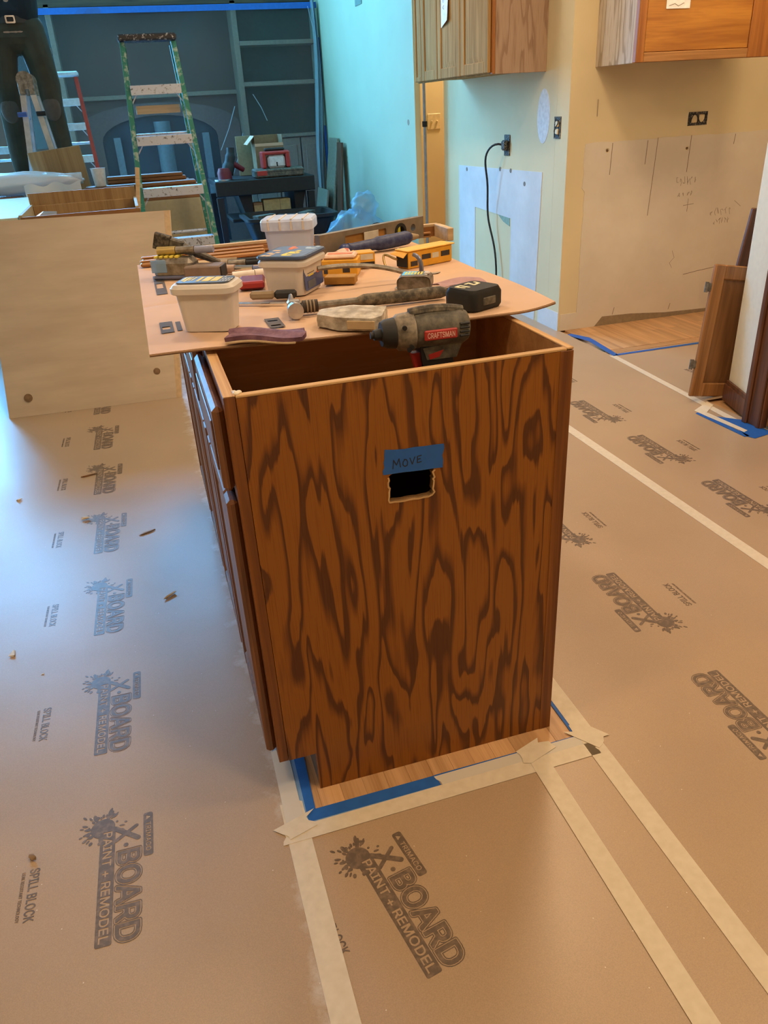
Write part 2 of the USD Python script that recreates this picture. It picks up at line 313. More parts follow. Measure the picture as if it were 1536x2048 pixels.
def sheet_mesh(fn, nu, nv, thick):
    """a bent sheet: fn(u, v) -> point, u and v in [0, 1], closed with a back side `thick` lower"""
    U, V = np.meshgrid(np.linspace(0, 1, nu), np.linspace(0, 1, nv), indexing='ij'); P = np.array([[fn(u, v) for v in V[0]] for u in U[:, 0]]).reshape(-1, 3)
    du = np.gradient(P.reshape(nu, nv, 3), axis=0); dv = np.gradient(P.reshape(nu, nv, 3), axis=1); N = np.cross(du, dv).reshape(-1, 3); N /= np.linalg.norm(N, axis=1, keepdims=True)
    v = np.vstack([P, P - N * thick]); M = nu * nv; f = []
    for i in range(nu - 1):
        for j in range(nv - 1):
            a, b, c, d = i * nv + j, (i + 1) * nv + j, (i + 1) * nv + j + 1, i * nv + j + 1
            f += [(a, b, c), (a, c, d), (M + a, M + c, M + b), (M + a, M + d, M + c)]
    edge = [i * nv for i in range(nu)] + [(nu - 1) * nv + j for j in range(1, nv)] + [i * nv + nv - 1 for i in range(nu - 2, -1, -1)] + [j for j in range(nv - 2, 0, -1)]
    for a, b in zip(edge, edge[1:] + edge[:1]): f += [(a, M + a, M + b), (a, M + b, b)]
    m = trimesh.Trimesh(v, f, process=False); m.fix_normals(); return m
TEXTS = {}
def text_poly(s, length, height, bold=True):
    """lettering as a flat shape from the origin, stretched to length x height"""
    if (s, bold) not in TEXTS:
        m = meshkit.text_mesh(s, 1., .1, bold); up = m.face_normals[:, 2] > .9
        TEXTS[s, bold] = union_all([sg.Polygon(t) for t in m.vertices[m.faces[up]][:, :, :2]]).buffer(.004)
    g = TEXTS[s, bold]; x0, y0, x1, y1 = g.bounds
    return affinity.scale(affinity.translate(g, -x0, -y0), length / (x1 - x0), height / (y1 - y0), origin=(0, 0))
def strokes(lines, w): return union_all([sg.LineString(l).buffer(w / 2, quad_segs=3) for l in lines])
def quad_poly(pts): return sg.Polygon(pts)

# ------------------------------------------------------------------ the room
CZ = 2.5
floor = struct_thing('floor')
obj('subfloor', bx(-3.25, -2.6, -.06, 4.3, 8.4, -.012), floor_mats[0], floor, False)
def planks(x0, x1, y0, y1, w, seed, mats=floor_mats, along='y'):
    r = np.random.default_rng(seed); a0, a1 = (x0, x1) if along == 'y' else (y0, y1); b0, b1 = (y0, y1) if along == 'y' else (x0, x1)
    n_ = max(1, round((a1 - a0) / w)); w = (a1 - a0) / n_
    for i in range(n_):
        cuts = [b0]
        while cuts[-1] < b1: cuts.append(min(b1, cuts[-1] + r.uniform(.18, .5)))
        if len(cuts) > 2 and cuts[-1] - cuts[-2] < .07: cuts.pop(-2)
        for c, d in zip(cuts, cuts[1:]):
            z = -r.uniform(0, .0006); m = mats[int(r.integers(len(mats)))]
            A = (a0 + i * w + .00012, c + .00012, -.012, a0 + (i + 1) * w - .00012, d - .00012, z)
            if along == 'x': A = (A[1], A[0], A[2], A[4], A[3], A[5])
            obj('plank', bx(*A, b=.0003), m, floor, False)
planks(.02, .70, -.09, .16, .048, 3)                                     # the bare rim of floor around the cabinet
planks(2.34, 3.45, 2.515, 2.999, .058, 4)                                 # bare alcove
planks(2.28, 3.45, 2.45, 2.51, .06, 5, floor_mats_x, 'x')
planks(2.30, 2.34, 2.515, 2.999, .04, 6)

HZ = 5.7
ceiling = struct('ceiling', [bx(-3.25, -2.6, CZ, 4.3, 5.1, CZ + .08), bx(-3.25, 5.1, HZ, 4.3, 8.6, HZ + .08), bx(2.116, 5.1, CZ, 4.3, 5.7, CZ + .08)], ceiling_paint)
struct('wall_header', bx(-3.25, 5.0, CZ + .08, 4.3, 5.1, HZ), far_paint)
struct('unseen_trim_2', bx(-3.15, 4.97, 2.32, 2.04, 5.1, CZ - .001, .004), trim_white)  # header beam out of view, cuts off the window sheen on the near floor
for (cx, cy), wh in zip(CANS, ['over the spot before the cabinet', 'right of the cabinet', 'over the cardboard', 'before the alcove', 'inside the alcove doorway', 'over the paper at the left', 'near the right wall door', 'behind the cabinet', 'in the hall']):
    t = thing('unseen_ceiling_light', 'unseen round recessed ceiling light ' + wh, 'ceiling light', (cx, cy, CZ), group='unseen ceiling lights')  # fittings of the unseen ceiling lamps
    obj('trim_ring', lathe([(.165, -.001), (.165, -.012), (.19, -.012), (.20, -.001)], 32), trim_white, t)

# alcove wall behind the missing range, with its bare drywall patch
wr = struct_thing('wall_alcove')
obj('wall_face', bx(2.25, 3.0, 0, 4.3, 3.14, CZ), wall_paint, wr, False)
rr = np.random.default_rng(11)
top = [(x, 1.029 + rr.uniform(-.004, .004)) for x in np.linspace(4.0, 2.36, 30)]
left = [(2.358 + rr.uniform(-.004, .004), z) for z in np.linspace(1.0, .80, 6)] + [(2.372 + rr.uniform(-.003, .003), z) for z in np.linspace(.78, .1, 12)]
patch = sg.Polygon(top + left + [(2.262, .10), (2.262, .0), (4.0, 0.)])
holes = [sg.Point(*c).buffer(.012, quad_segs=4) for c in ((2.50, .985), (3.02, .965))]
patch = patch.difference(union_all(holes))
obj('bare_drywall_patch', xz(prism(patch, 0, .003), 3.0), drywall, wr, False)
strip = sg.Polygon([(2.50, .0), (2.55, .055), (2.75, .05), (3.0, .028), (3.3, .02), (3.3, .0)])
obj('torn_paper_strip', xz(prism(strip, .003, .005), 3.0), plain('torn_paper', (.30, .22, .13), .9), wr, False)
for hx, hz in ((2.50, .985), (3.02, .965)): obj('anchor_hole', xz(prism(sg.Point(hx, hz).buffer(.007), .0, .002), 3.0), plain('hole_brown', (.16, .10, .05), .9), wr, False)
cr = [[(2.53, 1.02), (2.525, .86)], [(2.755, 1.02), (2.75, .90)], [(2.82, 1.03), (2.80, .62)], [(3.04, 1.03), (3.035, .84)], [(2.42, 1.24), (2.42, 1.16)], [(3.34, 1.02), (3.335, .97)], [(3.1, .25), (3.2, .262), (3.35, .275)], [(2.62, .06), (2.63, .10)], [(3.02, .045), (3.03, .08)]]
obj('crack_line', xz(prism(strokes(cr, .004), .003, .0036), 3.0), pencil, wr, False)
def scribble(seed, cx, cz, w, h, n_):
    r = np.random.default_rng(seed); L = []
    for i in range(n_):
        x = cx + w * (i / n_ - .5); p = [(x + r.uniform(-.01, .012), cz + r.uniform(-h, h) * .5) for _ in range(4)]; L.append(p)
    return strokes(L, .0022)
sc = union_all([scribble(1, 3.05, .79, .14, .05, 6), scribble(2, 3.06, .72, .12, .03, 4), strokes([[(3.07, .69), (3.07, .62)], [(3.04, .655), (3.11, .66)]], .003), scribble(3, 3.32, .60, .15, .05, 6), scribble(4, 3.33, .545, .13, .04, 6), strokes([[(3.40, .655), (3.45, .62)], [(3.0, .40), (3.02, .36), (2.99, .33), (3.01, .30)]], .002)])
obj('pencil_scribble', xz(prism(sc, .003, .0036), 3.0), pencil, wr, False)
# pantry wall that turns back from the alcove
wp = struct_thing('wall_pantry')
obj('wall_face', bx(2.25, 3.141, 0, 2.37, 4.87, CZ), wall_paint, wp, False)
U = sg.Polygon([(3.275, .877), (4.57, .86), (4.57, 0), (4.27, 0), (4.27, .60), (3.68, .58), (3.68, 0), (3.31, 0)])
def yz(m, x):   # a prism drawn in (y, z) standing on the plane x, its front facing -x
    v = m.vertices; m = m.copy(); m.vertices = np.c_[x - v[:, 2], v[:, 0], v[:, 1]]; m.fix_normals(); return m
obj('bare_drywall_patch', yz(prism(U, 0, .003), 2.25), drywall_grey, wp, False)
obj('bare_drywall_foot', yz(prism(sg.box(3.0, 0, 3.26, .11), 0, .003), 2.25), drywall_grey, wp, False)
obj('primer_spot', yz(prism(affinity.scale(sg.Point(3.29, 1.17).buffer(1), .075, .14), 0, .0015), 2.25), primer, wp, False)
obj('scraped_patch', yz(prism(sg.Polygon([(3.70, .585), (3.95, .62), (4.0, .60), (3.88, .585), (3.80, .55), (3.70, .53)]), .0, .002), 2.25), plain('old_green_paint', (.25, .36, .28), .8), wp, False)
for hy, hz in ((3.50, .80), (4.42, .84), (3.70, .865), (3.86, .867)):
    obj('screw_hole', yz(prism(sg.Point(hy, hz).buffer(.013), .003, .0045), 2.25), plain('hole_grey', (.22, .20, .17), .9), wp, False)
# end wall of the far room side (lit blue) with the hall beyond it
wl = struct_thing('wall_teal')
obj('wall_face', bx(2.05, 4.951, 0, 2.095, 5.1, CZ), far_paint, wl, False); obj('wall_face', bx(2.05, 5.1, 0, 2.115, 8.3, HZ), far_paint, wl, False)
obj('wall_end', bx(2.05, 4.95, 0, 2.095, 4.951, CZ), wall_paint, wl, False)
obj('wall_plate', yz(prism(sg.box(6.22, 2.04, 6.42, 2.16), 0, .006), 2.05), plain('plate_green', (.14, .22, .18), .6), wl, False)
obj('nail_patch', yz(prism(sg.Point(5.11, 1.15).buffer(.02), 0, .002), 2.05), pencil, wl, False)
wh = struct_thing('wall_hall')
obj('wall_face', bx(2.116, 5.6, 0, 4.3, 5.7, CZ), wall_paint, wh, False)
struct('baseboard_hall', bx(2.12, 5.585, 0, 4.2, 5.6, .10, .004), oak_dark_x)
struct('wall_hall_side', bx(4.2, 3.14, 0, 4.3, 5.6, CZ), wall_paint)
t = thing('light_switch', 'ivory double light switch plate on the yellow hall wall', 'light switch', (2.44, 5.6, 1.135))
obj('cover_plate', bx(-.057, -.007, -.06, .057, 0, .06, .003), outlet_ivory, t)
for sx in (-.023, .023): obj('toggle', moved(bx(-.005, -.016, -.010, .005, 0, .010, .002), (sx, -.005, 0), rx=15), outlet_ivory, t)
t = thing('support_pole', 'slim grey steel pole with a small clamp at the end of the teal wall', 'pole', (2.118, 4.93, 0))
obj('tube', cyl((0, 0, 0), (0, 0, CZ), .011), plain('pole_grey', (.30, .32, .36), .4, .6), t)
obj('clamp_knob', lathe([(0, -.022), (.019, -.018), (.019, .018), (0, .022)], 16, (0, 0, 1.135)), black_plastic, t)

# stub of wall at the right edge, with its door
ws = struct_thing('wall_right')
obj('wall_end', prism(sg.Polygon([(2.352, 1.60), (2.276, 1.356), (4.3, 1.356), (4.3, 1.60)]), 0, CZ), trim_white, ws, False)
obj('wall_face', bx(2.27, -2.6, 0, 2.40, .30, CZ), wall_paint, ws, False)
obj('wall_head', bx(2.27, .30, 2.12, 2.40, 1.355, CZ), wall_paint, ws, False)
struct('wall_right_side', bx(4.2, 1.61, 0, 4.3, 3.0, CZ), wall_paint)
struct('baseboard_right', [prism(sg.Polygon([(2.3515, 1.6), (2.2755, 1.356), (2.257, 1.346), (2.335, 1.606)]), 0, .075), prism(sg.Polygon([(2.3515, 1.6), (2.2755, 1.356), (2.264, 1.35), (2.342, 1.604)]), .075, .092)], oak_dark)
dr = struct_thing('door_1')
obj('casing', [bx(2.235, 1.245, 0, 2.27, 1.345, 2.1, .004), bx(2.222, 1.318, 0, 2.236, 1.345, 2.1, .005), bx(2.228, 1.25, 0, 2.236, 1.27, 2.1, .004)], oak_dark, dr)
obj('slab', bx(2.262, .33, .01, 2.30, 1.243, 2.08, .003), door_wood, dr)

# far room: back wall with fireplace surround and shelves, behind hanging plastic
bw = struct_thing('wall_back')
for b in ((-1.4, 8.3, 0, 2.12, 8.4, 2.45), (-3.25, 8.3, 0, -3.0, 8.4, 2.45), (-3.0, 8.3, 0, -1.4, 8.4, .5)): obj('wall_face', bx(*b), far_dark, bw, False)
up = sg.box(-3.25, 2.45, 2.12, HZ); tall = sg.Polygon([(-3.0, 2.44), (-1.4, 2.44), (-1.4, 4.52), (-3.0, 3.85)]); gable = sg.Polygon([(-1.0, 2.7), (.45, 2.7), (.45, 5.25), (-1.0, 4.68)])  # unseen slanted openings, outlined to set where the floor sheen ends
obj('wall_upper', xz(prism(up.difference(tall).difference(gable), -.1, 0), 8.3), far_paint, bw, False)
wc = struct_thing('unseen_window_2')  # tall window out of view, shaped for its reflection on the floor paper
for x in (-3.0, -2.2, -1.46): obj('frame', bx(x, 8.32, .5, x + .06, 8.38, 3.84 + .42 * (x + 3.0), .004), trim_white, wc)
for z in (.5, 2.5): obj('rail', bx(-2.94, 8.32, z, -1.46, 8.38, z + .06, .004), trim_white, wc)
obj('pane', bx(-2.94, 8.348, .56, -1.46, 8.352, 2.5), window_glass, wc, False)
obj('pane', xz(prism(sg.Polygon([(-2.94, 2.56), (-1.46, 2.56), (-1.46, 4.48), (-2.94, 3.87)]), -.004, 0), 8.348), window_glass, wc, False)
wc = struct_thing('unseen_window_3')  # high window out of view, carries the blue sheen towards the cabinet
for x in (-1.0, -.3, .39): obj('frame', bx(x, 8.32, 2.7, x + .06, 8.38, 4.66 + .39 * (x + 1.0), .004), trim_white, wc)
obj('rail', bx(-.94, 8.32, 2.7, .39, 8.38, 2.76, .004), trim_white, wc)
obj('pane', xz(prism(sg.Polygon([(-.94, 2.76), (.39, 2.76), (.39, 5.2), (-.94, 4.69)]), -.004, 0), 8.348), window_glass, wc, False)
wz = lambda m: xz(m, 8.3)
arch = sg.Polygon([(-.27, 0), (-.27, 1.08)] + [(.33 + .60 * math.sin(a), 1.08 + .23 * math.cos(a)) for a in np.linspace(-math.pi / 2, math.pi / 2, 15)] + [(.93, 1.08), (.93, 0)])
sur = affinity.scale(arch, 1.42, 1.09, origin=(.33, 0)).difference(arch)
obj('fireplace_surround', wz(prism(sur, 0, .05)), plain('surround_stone', (.16, .095, .085), .7), bw, False)
obj('firebox', wz(prism(arch, 0, .01)), firebox, bw, False)
obj('firebox_post', cyl((.36, 8.24, .5), (.36, 8.24, 1.25), .085), fire_pipe, bw)
for px in (-.12, .80): obj('firebox_side', bx(px - .035, 8.22, 0, px + .035, 8.285, 1.12), fire_pipe, bw, False)
for z in (1.49,): obj('mantel_rail', bx(-.52, 8.25, z - .02, 1.22, 8.3, z + .02, .004), far_trim, bw)
obj('shelf_post', bx(1.19, 8.0, .0, 1.245, 8.3, 2.28, .003), far_trim, bw)
obj('shelf_post', bx(-.56, 8.0, .0, -.51, 8.3, 2.28, .003), far_trim, bw)
for z in (1.91, 1.545): obj('shelf', bx(1.246, 8.0, z - .02, 2.045, 8.29, z + .02, .003), far_trim, bw)
for z in (1.91, 1.6): obj('shelf', bx(-1.08, 8.0, z - .02, -.565, 8.29, z + .02, .003), far_trim, bw)
obj('shelf_back', bx(1.246, 8.285, 1.06, 2.045, 8.299, 2.28), far_shelf, bw, False)
obj('shelf_back', bx(-1.08, 8.285, 1.06, -.565, 8.299, 2.28), plain('shelf_back_blue', (.07, .10, .11), .8), bw, False)
obj('shelf_top', bx(1.246, 7.95, 1.03, 2.045, 8.3, 1.06, .004), far_trim, bw)
for x0 in (1.25, 1.52, 1.79): obj('cupboard_door', [bx(x0, 7.98, .05, x0 + .255, 8.0, 1.02, .004), bx(x0 + .04, 7.972, .12, x0 + .215, 7.982, .95, .006)], far_panel, bw)
struct('trim_1', bx(-1.1, 8.0, 2.25, 2.05, 8.3, 2.41, .006), oak_dark_x)
obj('ceiling_band', bx(-1.1, 7.99, 2.41, 2.05, 8.3, 2.47), plain('ceiling_band', (.22, .20, .16), .8), bw, False)

# out of view: glass doors that light the teal wall, and a light-blocking partition
sw = struct_thing('wall_left')
for b in ((-3.25, -2.6, 0, -3.15, 5.15, CZ), (-3.25, 6.85, 0, -3.15, 8.4, HZ), (-3.25, 5.1, 2.3, -3.15, 6.85, HZ), (-3.25, 5.15, 0, -3.15, 6.85, .16)): obj('wall_face', bx(*b), far_paint, sw, False)
wn = struct_thing('unseen_window_1')  # unseen glass doors, placed to light the teal wall from the side
for y in (5.15, 5.97, 6.78): obj('frame', bx(-3.23, y, .16, -3.17, y + .07, 2.3, .004), trim_white, wn)
for z in (.16, 2.24): obj('rail', bx(-3.23, 5.22, z, -3.17, 6.78, z + .06, .004), trim_white, wn)
for y in (5.22, 6.04): obj('pane', bx(-3.202, y, .22, -3.198, y + .74, 2.24), window_glass, wn, False)
struct('unseen_partition', bx(-1.75, -2.6, 0, -1.65, 1.45, CZ), wall_paint)  # out of view, keeps window light off the near floor
struct('wall_front', bx(-3.25, -2.6, 0, 4.3, -2.5, CZ), wall_paint)

# ------------------------------------------------------------------ floor paper, its print, and the tape
def logo_shapes():
    r = np.random.default_rng(5)
    bar = rrect(.262, .029, .004, .151, .0145); t1 = affinity.translate(text_poly('PAINT + REMODEL', .245, .018), .03, .0055)
    bl = [sg.Point(.018 + .0, .004).buffer(.024)]
    for i in range(46):
        a = r.uniform(0, 2 * math.pi); d = .024 + abs(r.normal(0, .013)); s = r.uniform(.0012, .0045) * (1.2 if d < .035 else .8)
        bl.append(affinity.rotate(affinity.scale(sg.Point(0, 0).buffer(s, quad_segs=3), 1 + 2 * r.random(), 1), math.degrees(a), origin=(0, 0)).buffer(0))
        bl[-1] = affinity.translate(bl[-1], .016 + d * math.cos(a) * .95, .0 + d * math.sin(a))
    splat = union_all(bl)
    X = strokes([[(.026, .028), (.062, .073)]], .011).union(strokes([[(.030, .070), (.058, .030)]], .008)).union(sg.Point(.073, .050).buffer(.0048))
    board = affinity.translate(text_poly('BOARD', .196, .045), .086, .0335)
    halo = board.buffer(.0035).difference(board.buffer(.0018)); inner = board.buffer(-.0032)
    board = board.union(halo)
    tb = rrect(.108, .019, .005, .058, .093); t3 = affinity.translate(text_poly('TRIMACO', .072, .0105), .028, .088); tri = sg.Polygon([(.010, .089), (.022, .089), (.016, .098)])
    return union_all([bar.union(splat).difference(t1), X, board, tb.difference(t3).difference(tri)])
LOGO = prism(logo_shapes().simplify(.0003), .0016, .0020)
SPILL = prism(union_all([text_poly('SPILL BLOCK', .116, .019), affinity.translate(text_poly('LEAK RESISTANT TECHNOLOGY', .108, .0065), .004, -.014)]).simplify(.0003), .0016, .0020)
def stamp(parent, x, y, deg, spill=(.075, -.128), logo=True):
    if logo: obj('printed_logo', moved(LOGO, (x, y, 0), deg), ink, parent, False)
    if spill:
        s, c = math.sin(math.radians(deg)), math.cos(math.radians(deg))
        obj('printed_text', moved(SPILL, (x + spill[0] * c - spill[1] * s, y + spill[0] * s + spill[1] * c, 0), deg), ink, parent, False)
def sheet(label, polys_, mat=kraft):
    t = thing('floor_paper', label, 'floor paper')
    obj('paper', prism(polys_, .0, .0015), mat, t, False); return t
A = sheet('wide brown paper sheet along the cabinet fronts, stamped down its middle', sg.Polygon([(-1.62, -1.6), (.0, -1.6), (.0, .06), (.045, .12), (.072, .3), (.072, 5.2), (-1.62, 5.2)]), kraft_dust)
for i in range(7):
    y = .065 + .482 * i; stamp(A, -.369 - .0265 * (y - .07) , y, -90 - 1.5)
stamp(A, -.355, .065 - .482, -90 - 1.)
B = sheet('narrow brown paper strip before the cabinet end, with one big crisp stamp', sg.box(.001, -1.6, .52, -.062))
stamp(B, .098, -.175, -90 + 11, spill=(.06, -.108))
C = sheet('thin brown paper strip between two taped seams before the cabinet end', sg.box(.521, -1.6, .668, -.062))
D = sheet('brown paper sheet beside the back of the cabinet, stamped upside down', sg.Polygon([(.669, -1.6), (1.532, -1.6), (1.532, 5.4), (.63, 5.4), (.63, .3), (.669, .12)]))
for i in range(-2, 3): stamp(D, 1.087 + .01 * i, .225 + .476 * i, 90 - 1, spill=(.06, -.112))
E_ = sheet('brown paper sheet between the long tape seam and the alcove', sg.Polygon([(1.533, -1.6), (2.262, -1.6), (2.262, 5.4), (1.533, 5.4)]))
for i in range(-2, 2): stamp(E_, 1.765 - .004 * i, 1.575 + .47 * i, 90 - 1, spill=(.06, -.105))
F = sheet('small brown paper sheet in the doorway of the alcove', sg.box(2.263, 1.62, 3.4, 2.44))
stamp(F, 2.50, 1.93, 90, spill=(.0, .03), logo=False)

def strip(name, label, cat, pts, z0, z1, mat, group=None, seed=0):
    """a torn strip of tape laid on the floor along a polygon"""
    return obj(name, prism(sg.Polygon(pts), z0, z1), mat, '/World', False, label, cat, group)
def tape(label, x0, y0, x1, y1, w, z=.0021, mat=masking, name='masking_tape', torn=.006, seed=1):
    r = np.random.default_rng(seed); d = np.array((x1 - x0, y1 - y0), float); L = np.linalg.norm(d); d /= L; nn = np.array((-d[1], d[0]))
    e = lambda at: [np.array(at) + nn * w * (k / 4 - .5) + d * r.uniform(-torn, torn) for k in range(5)]
    pts = e((x0, y0)) + e((x1, y1))[::-1]
    return obj(name, prism(sg.Polygon(pts).buffer(0), z, z + .0004), mat, '/World', False, label, 'tape')
# blue tape on the bare floor around the cabinet
bt = thing('painters_tape_border', 'blue tape border stuck on the floor around the cabinet foot', 'tape')
obj('tape_strip', prism(sg.Polygon([(.034, -.078), (.318, -.078), (.314, -.050), (.054, -.050)]), .0018, .0022), blue_tape, bt, False)
obj('tape_strip', prism(sg.Polygon([(.034, -.078), (.054, -.050), (.064, .16), (.040, .16)]), .0018, .0022), blue_tape, bt, False)
obj('tape_strip', prism(sg.box(.314, -.056, .655, -.049), .0018, .0022), blue_tape, bt, False)
obj('tape_strip', prism(sg.Polygon([(.645, -.056), (.654, -.056), (.656, .5), (.648, .5)]), .0018, .0022), blue_tape, bt, False)
strip('blue_film', 'translucent blue film under the masking tape at the cabinet toe', 'film', [(-.004, .16), (.040, .16), (.036, -.068), (.314, -.072), (.312, -.088), (.02, -.088), (.006, -.03)], .0016, .0018, blue_film)
tape('pale masking tape strip running forward from the cabinet front corner', .009, -.02, .005, -1.5, .046, seed=2)
tape('pale masking tape laid across the front of the cabinet foot', -.02, -.100, .675, -.096, .036, .0026, masking, seed=3)
tape('thin masking tape over blue along the right part of the cabinet foot', .316, -.071, .66, -.069, .036, .0024, masking_thin, seed=13)
tape('torn masking tape stub on the floor beneath the cabinet door corner', .012, .14, .008, -.07, .036, .0031, masking_thin, seed=4)
tape('crumpled masking tape patch at the left end of the crossing strip', -.022, -.092, .045, -.072, .04, .0036, seed=5, torn=.012)
tape('masking tape seam running forward left of the pair before the cabinet', .540, -.045, .517, -1.5, .041, .0031, seed=6)
tape('masking tape seam running forward right of the pair before the cabinet', .677, .42, .664, -1.5, .042, .0026, seed=7)
tape('crumpled masking tape patch at the right corner of the cabinet foot', .652, -.02, .700, -.088, .05, .0036, seed=8, torn=.012)
tape('crumpled masking tape patch where the left seam meets the crossing strip', .505, -.072, .575, -.048, .045, .0041, seed=9, torn=.012)
tape('long straight masking tape seam crossing the floor right of the cabinet', 1.534, 5.2, 1.532, -1.5, .042, seed=10)
tape('masking tape seam from the alcove corner to the leaning cabinet door', 2.265, 2.41, 2.21, 1.35, .034, seed=11)
bt = thing('alcove_tape', 'blue tape edging the bare floor of the alcove', 'tape')
obj('tape_strip', prism(sg.Polygon([(2.265, 2.40), (2.30, 2.425), (3.3, 2.413), (3.3, 2.388)]), .0025, .0029), blue_tape, bt, False)
obj('tape_strip', prism(sg.Polygon([(2.265, 2.40), (2.30, 2.41), (2.335, 2.70), (2.30, 2.73)]), .0025, .0029), blue_tape, bt, False)
obj('tape_strip', prism(sg.Polygon([(2.30, 2.70), (2.335, 2.70), (2.34, 2.78), (2.29, 2.90), (2.262, 2.90), (2.262, 2.85)]), .0029, .0033), blue_tape, bt, False)
bt = thing('door_jamb_tape', 'blue and white tape on the floor at the foot of the right door jamb', 'tape')
obj('blue_strip', prism(sg.Polygon([(2.155, 1.45), (2.25, 1.345), (2.255, 1.19), (2.15, 1.17), (2.135, 1.20), (2.16, 1.30), (2.15, 1.38)]), .0025, .0029), blue_tape, bt, False)
obj('blue_strip', prism(sg.Polygon([(2.115, 1.50), (2.14, 1.51), (2.15, 1.20), (2.125, 1.20)]), .0025, .0029), blue_tape, bt, False)
obj('white_strip', prism(sg.Polygon([(2.13, 1.53), (2.25, 1.60), (2.25, 1.555), (2.165, 1.49), (2.18, 1.25), (2.155, 1.24), (2.135, 1.45)]), .0031, .0035), masking, bt, False)

def chip(label, x, y, s, rz, mat, sl=(1, .6, .25)):
    r = np.random.default_rng(int(abs(x * 1000)))
    obj('debris_chip', moved(hull(r.uniform(-1, 1, (14, 3)) * s * np.array(sl) + (0, 0, s * sl[2] * 1.0)), (x, y, .0016), rz), mat, '/World', 20, label, 'debris')
chip('white plaster chip lying near the left edge of the floor paper', -.612, .742, .017, 80, chip_white)
chip('small pale plaster crumb just nearer than the white chip', -.527, .619, .006, 0, chip_white)
chip('small square wood block with an orange end on the blue-lit paper', -.448, 1.503, .016, 5, sawdust, (1, .8, .5))
chip('pale wood sliver lying on the paper near the cabinet doors', -.185, .872, .028, 35, sawdust, (1, .22, .15))
chip('thin dark wood splinter on the blue-lit paper', -.243, 1.31, .042, 25, carton_brown, (1, .12, .06))
chip('reddish wood splinter lying beside a stamp on the blue-lit paper', -.452, 1.91, .040, 15, brown_x, (1, .18, .08))
chip('white crumb in the blue-lit patch at the left', -.70, 1.78, .014, 15, chip_white)
chip('brown crumb at the left edge beside a small stamp', -.497, .018, .009, 15, carton_brown, (1, 1, .5))

# ------------------------------------------------------------------ cabinets
def framed(W, H, T=.019, fr=.055, b=.004):
    """a raised panel door as (frame, panel) in x (width), z (height), front at y = 0 facing -y, body behind"""
    f = [bx(0, 0, 0, fr, T, H, b), bx(W - fr, 0, 0, W, T, H, b), bx(fr, .0005, 0, W - fr, T, fr, b), bx(fr, .0005, H - fr, W - fr, T, H, b)]
    a, c = fr - .003, fr + .032
    if W < 2 * c + .02: c = fr + max(.004, (W - 2 * fr) * .25)
    p = hull([(x, y, z) for x, z, y in ((a, a, .010), (W - a, a, .010), (a, H - a, .010), (W - a, H - a, .010), (c, c, .003), (W - c, c, .003), (c, H - c, .003), (W - c, H - c, .003), (a, a, .016), (W - a, a, .016), (a, H - a, .016), (W - a, H - a, .016))])
    return trimesh.util.concatenate(f), p
def hang(m, o, rz): return moved(m, o, rz)

kc = thing('base_cabinet', 'large stained oak base cabinet standing open topped in the middle of the floor', 'cabinet')
E_JAG = np.random.default_rng(21)
def ragged(pts, n, amp):
    out = []
    for (a, b), am in zip(zip(pts, pts[1:] + pts[:1]), amp):
        for k in range(n): 
            t = k / n; out.append((a[0] + (b[0] - a[0]) * t + E_JAG.normal(0, am), a[1] + (b[1] - a[1]) * t + E_JAG.normal(0, am)))
    return sg.Polygon(out).buffer(0)
cut = ragged([(.262, .642), (.343, .640), (.345, .697), (.264, .699)], 9, (.0004, .0022, .0004, .0022))
lip = cut.buffer(.003).difference(cut)
lip = lip.intersection(union_all([sg.box(.25, .632, .36, .6425), sg.box(.342, .63, .36, .69), sg.box(.25, .63, .2655, .69)]))
pan = sg.Polygon([(.0195, .100), (.076, .100), (.076, 0), (.61, 0), (.61, .872), (.0195, .872)]).difference(cut)
obj('end_panel', xz(prism(pan, 0, .014), .014), oak_panel, kc, False)
obj('chipped_edge', xz(prism(lip, .0142, .0150), .014), raw_edge, kc, False, label='splintered pale wood edge of the outlet cut-out')
obj('chipped_edge', xz(prism(cut.buffer(.0015).difference(cut), .0, .0139), .014), raw_edge, kc, False, label='pale raw plywood inside the cut-out')
obj('top_edge', bx(.0195, 0, .872, .598, .014, .8765, .001), raw_edge, kc, False, label='raw pale edge along the top of the end panel')
obj('corner_bead', bx(.585, -.0012, 0, .6105, .0, .872, .0005), oak_stile, kc, False)
st = obj('stile', bx(0, 0, .1, .019, .055, .8755, .0012), oak_stile, kc, False)
obj('top_edge', bx(.0, .0, .8755, .019, 1.5, .8772, .0005), raw_edge_y, kc, False)
obj('top_edge', bx(.598, .0, .8735, .611, 1.5, .8775, .001), raw_edge_y, kc, False)
obj('glue_blob', [trimesh.creation.icosphere(2, r).apply_scale((1, 1.3, .6)).apply_translation((x, y, .877)) for r, x, y in ((.006, .022, .012), (.005, .027, .016), (.004, .020, .021))], plain('glue', (.70, .62, .48), .5), kc)
obj('back_panel', bx(.598, .0145, 0, .61, 1.5, .8735), inside_ply, kc, False)
obj('partition', bx(.0195, .40, .1, .598, .415, .874), inside_ply, kc, False)
obj('cabinet_floor', bx(.0195, .0145, .1, .598, 1.485, .115), inside_ply, kc, False)
obj('shelf', bx(.0195, .0145, .722, .598, .40, .735), inside_ply, kc, False)
obj('far_end_panel', bx(.0195, 1.485, 0, .598, 1.5, .874), oak_front, kc, False)
obj('toe_board', bx(.076, .0145, 0, .09, 1.485, .0995), plain('toe_board_grey', (.16, .12, .085), .7, vary=.3), kc, False)
for y in (.385, .765, 1.145, 1.47): obj('stile', bx(0, y - .022, .1, .019, y + .022, .8755), oak_stile, kc, False)
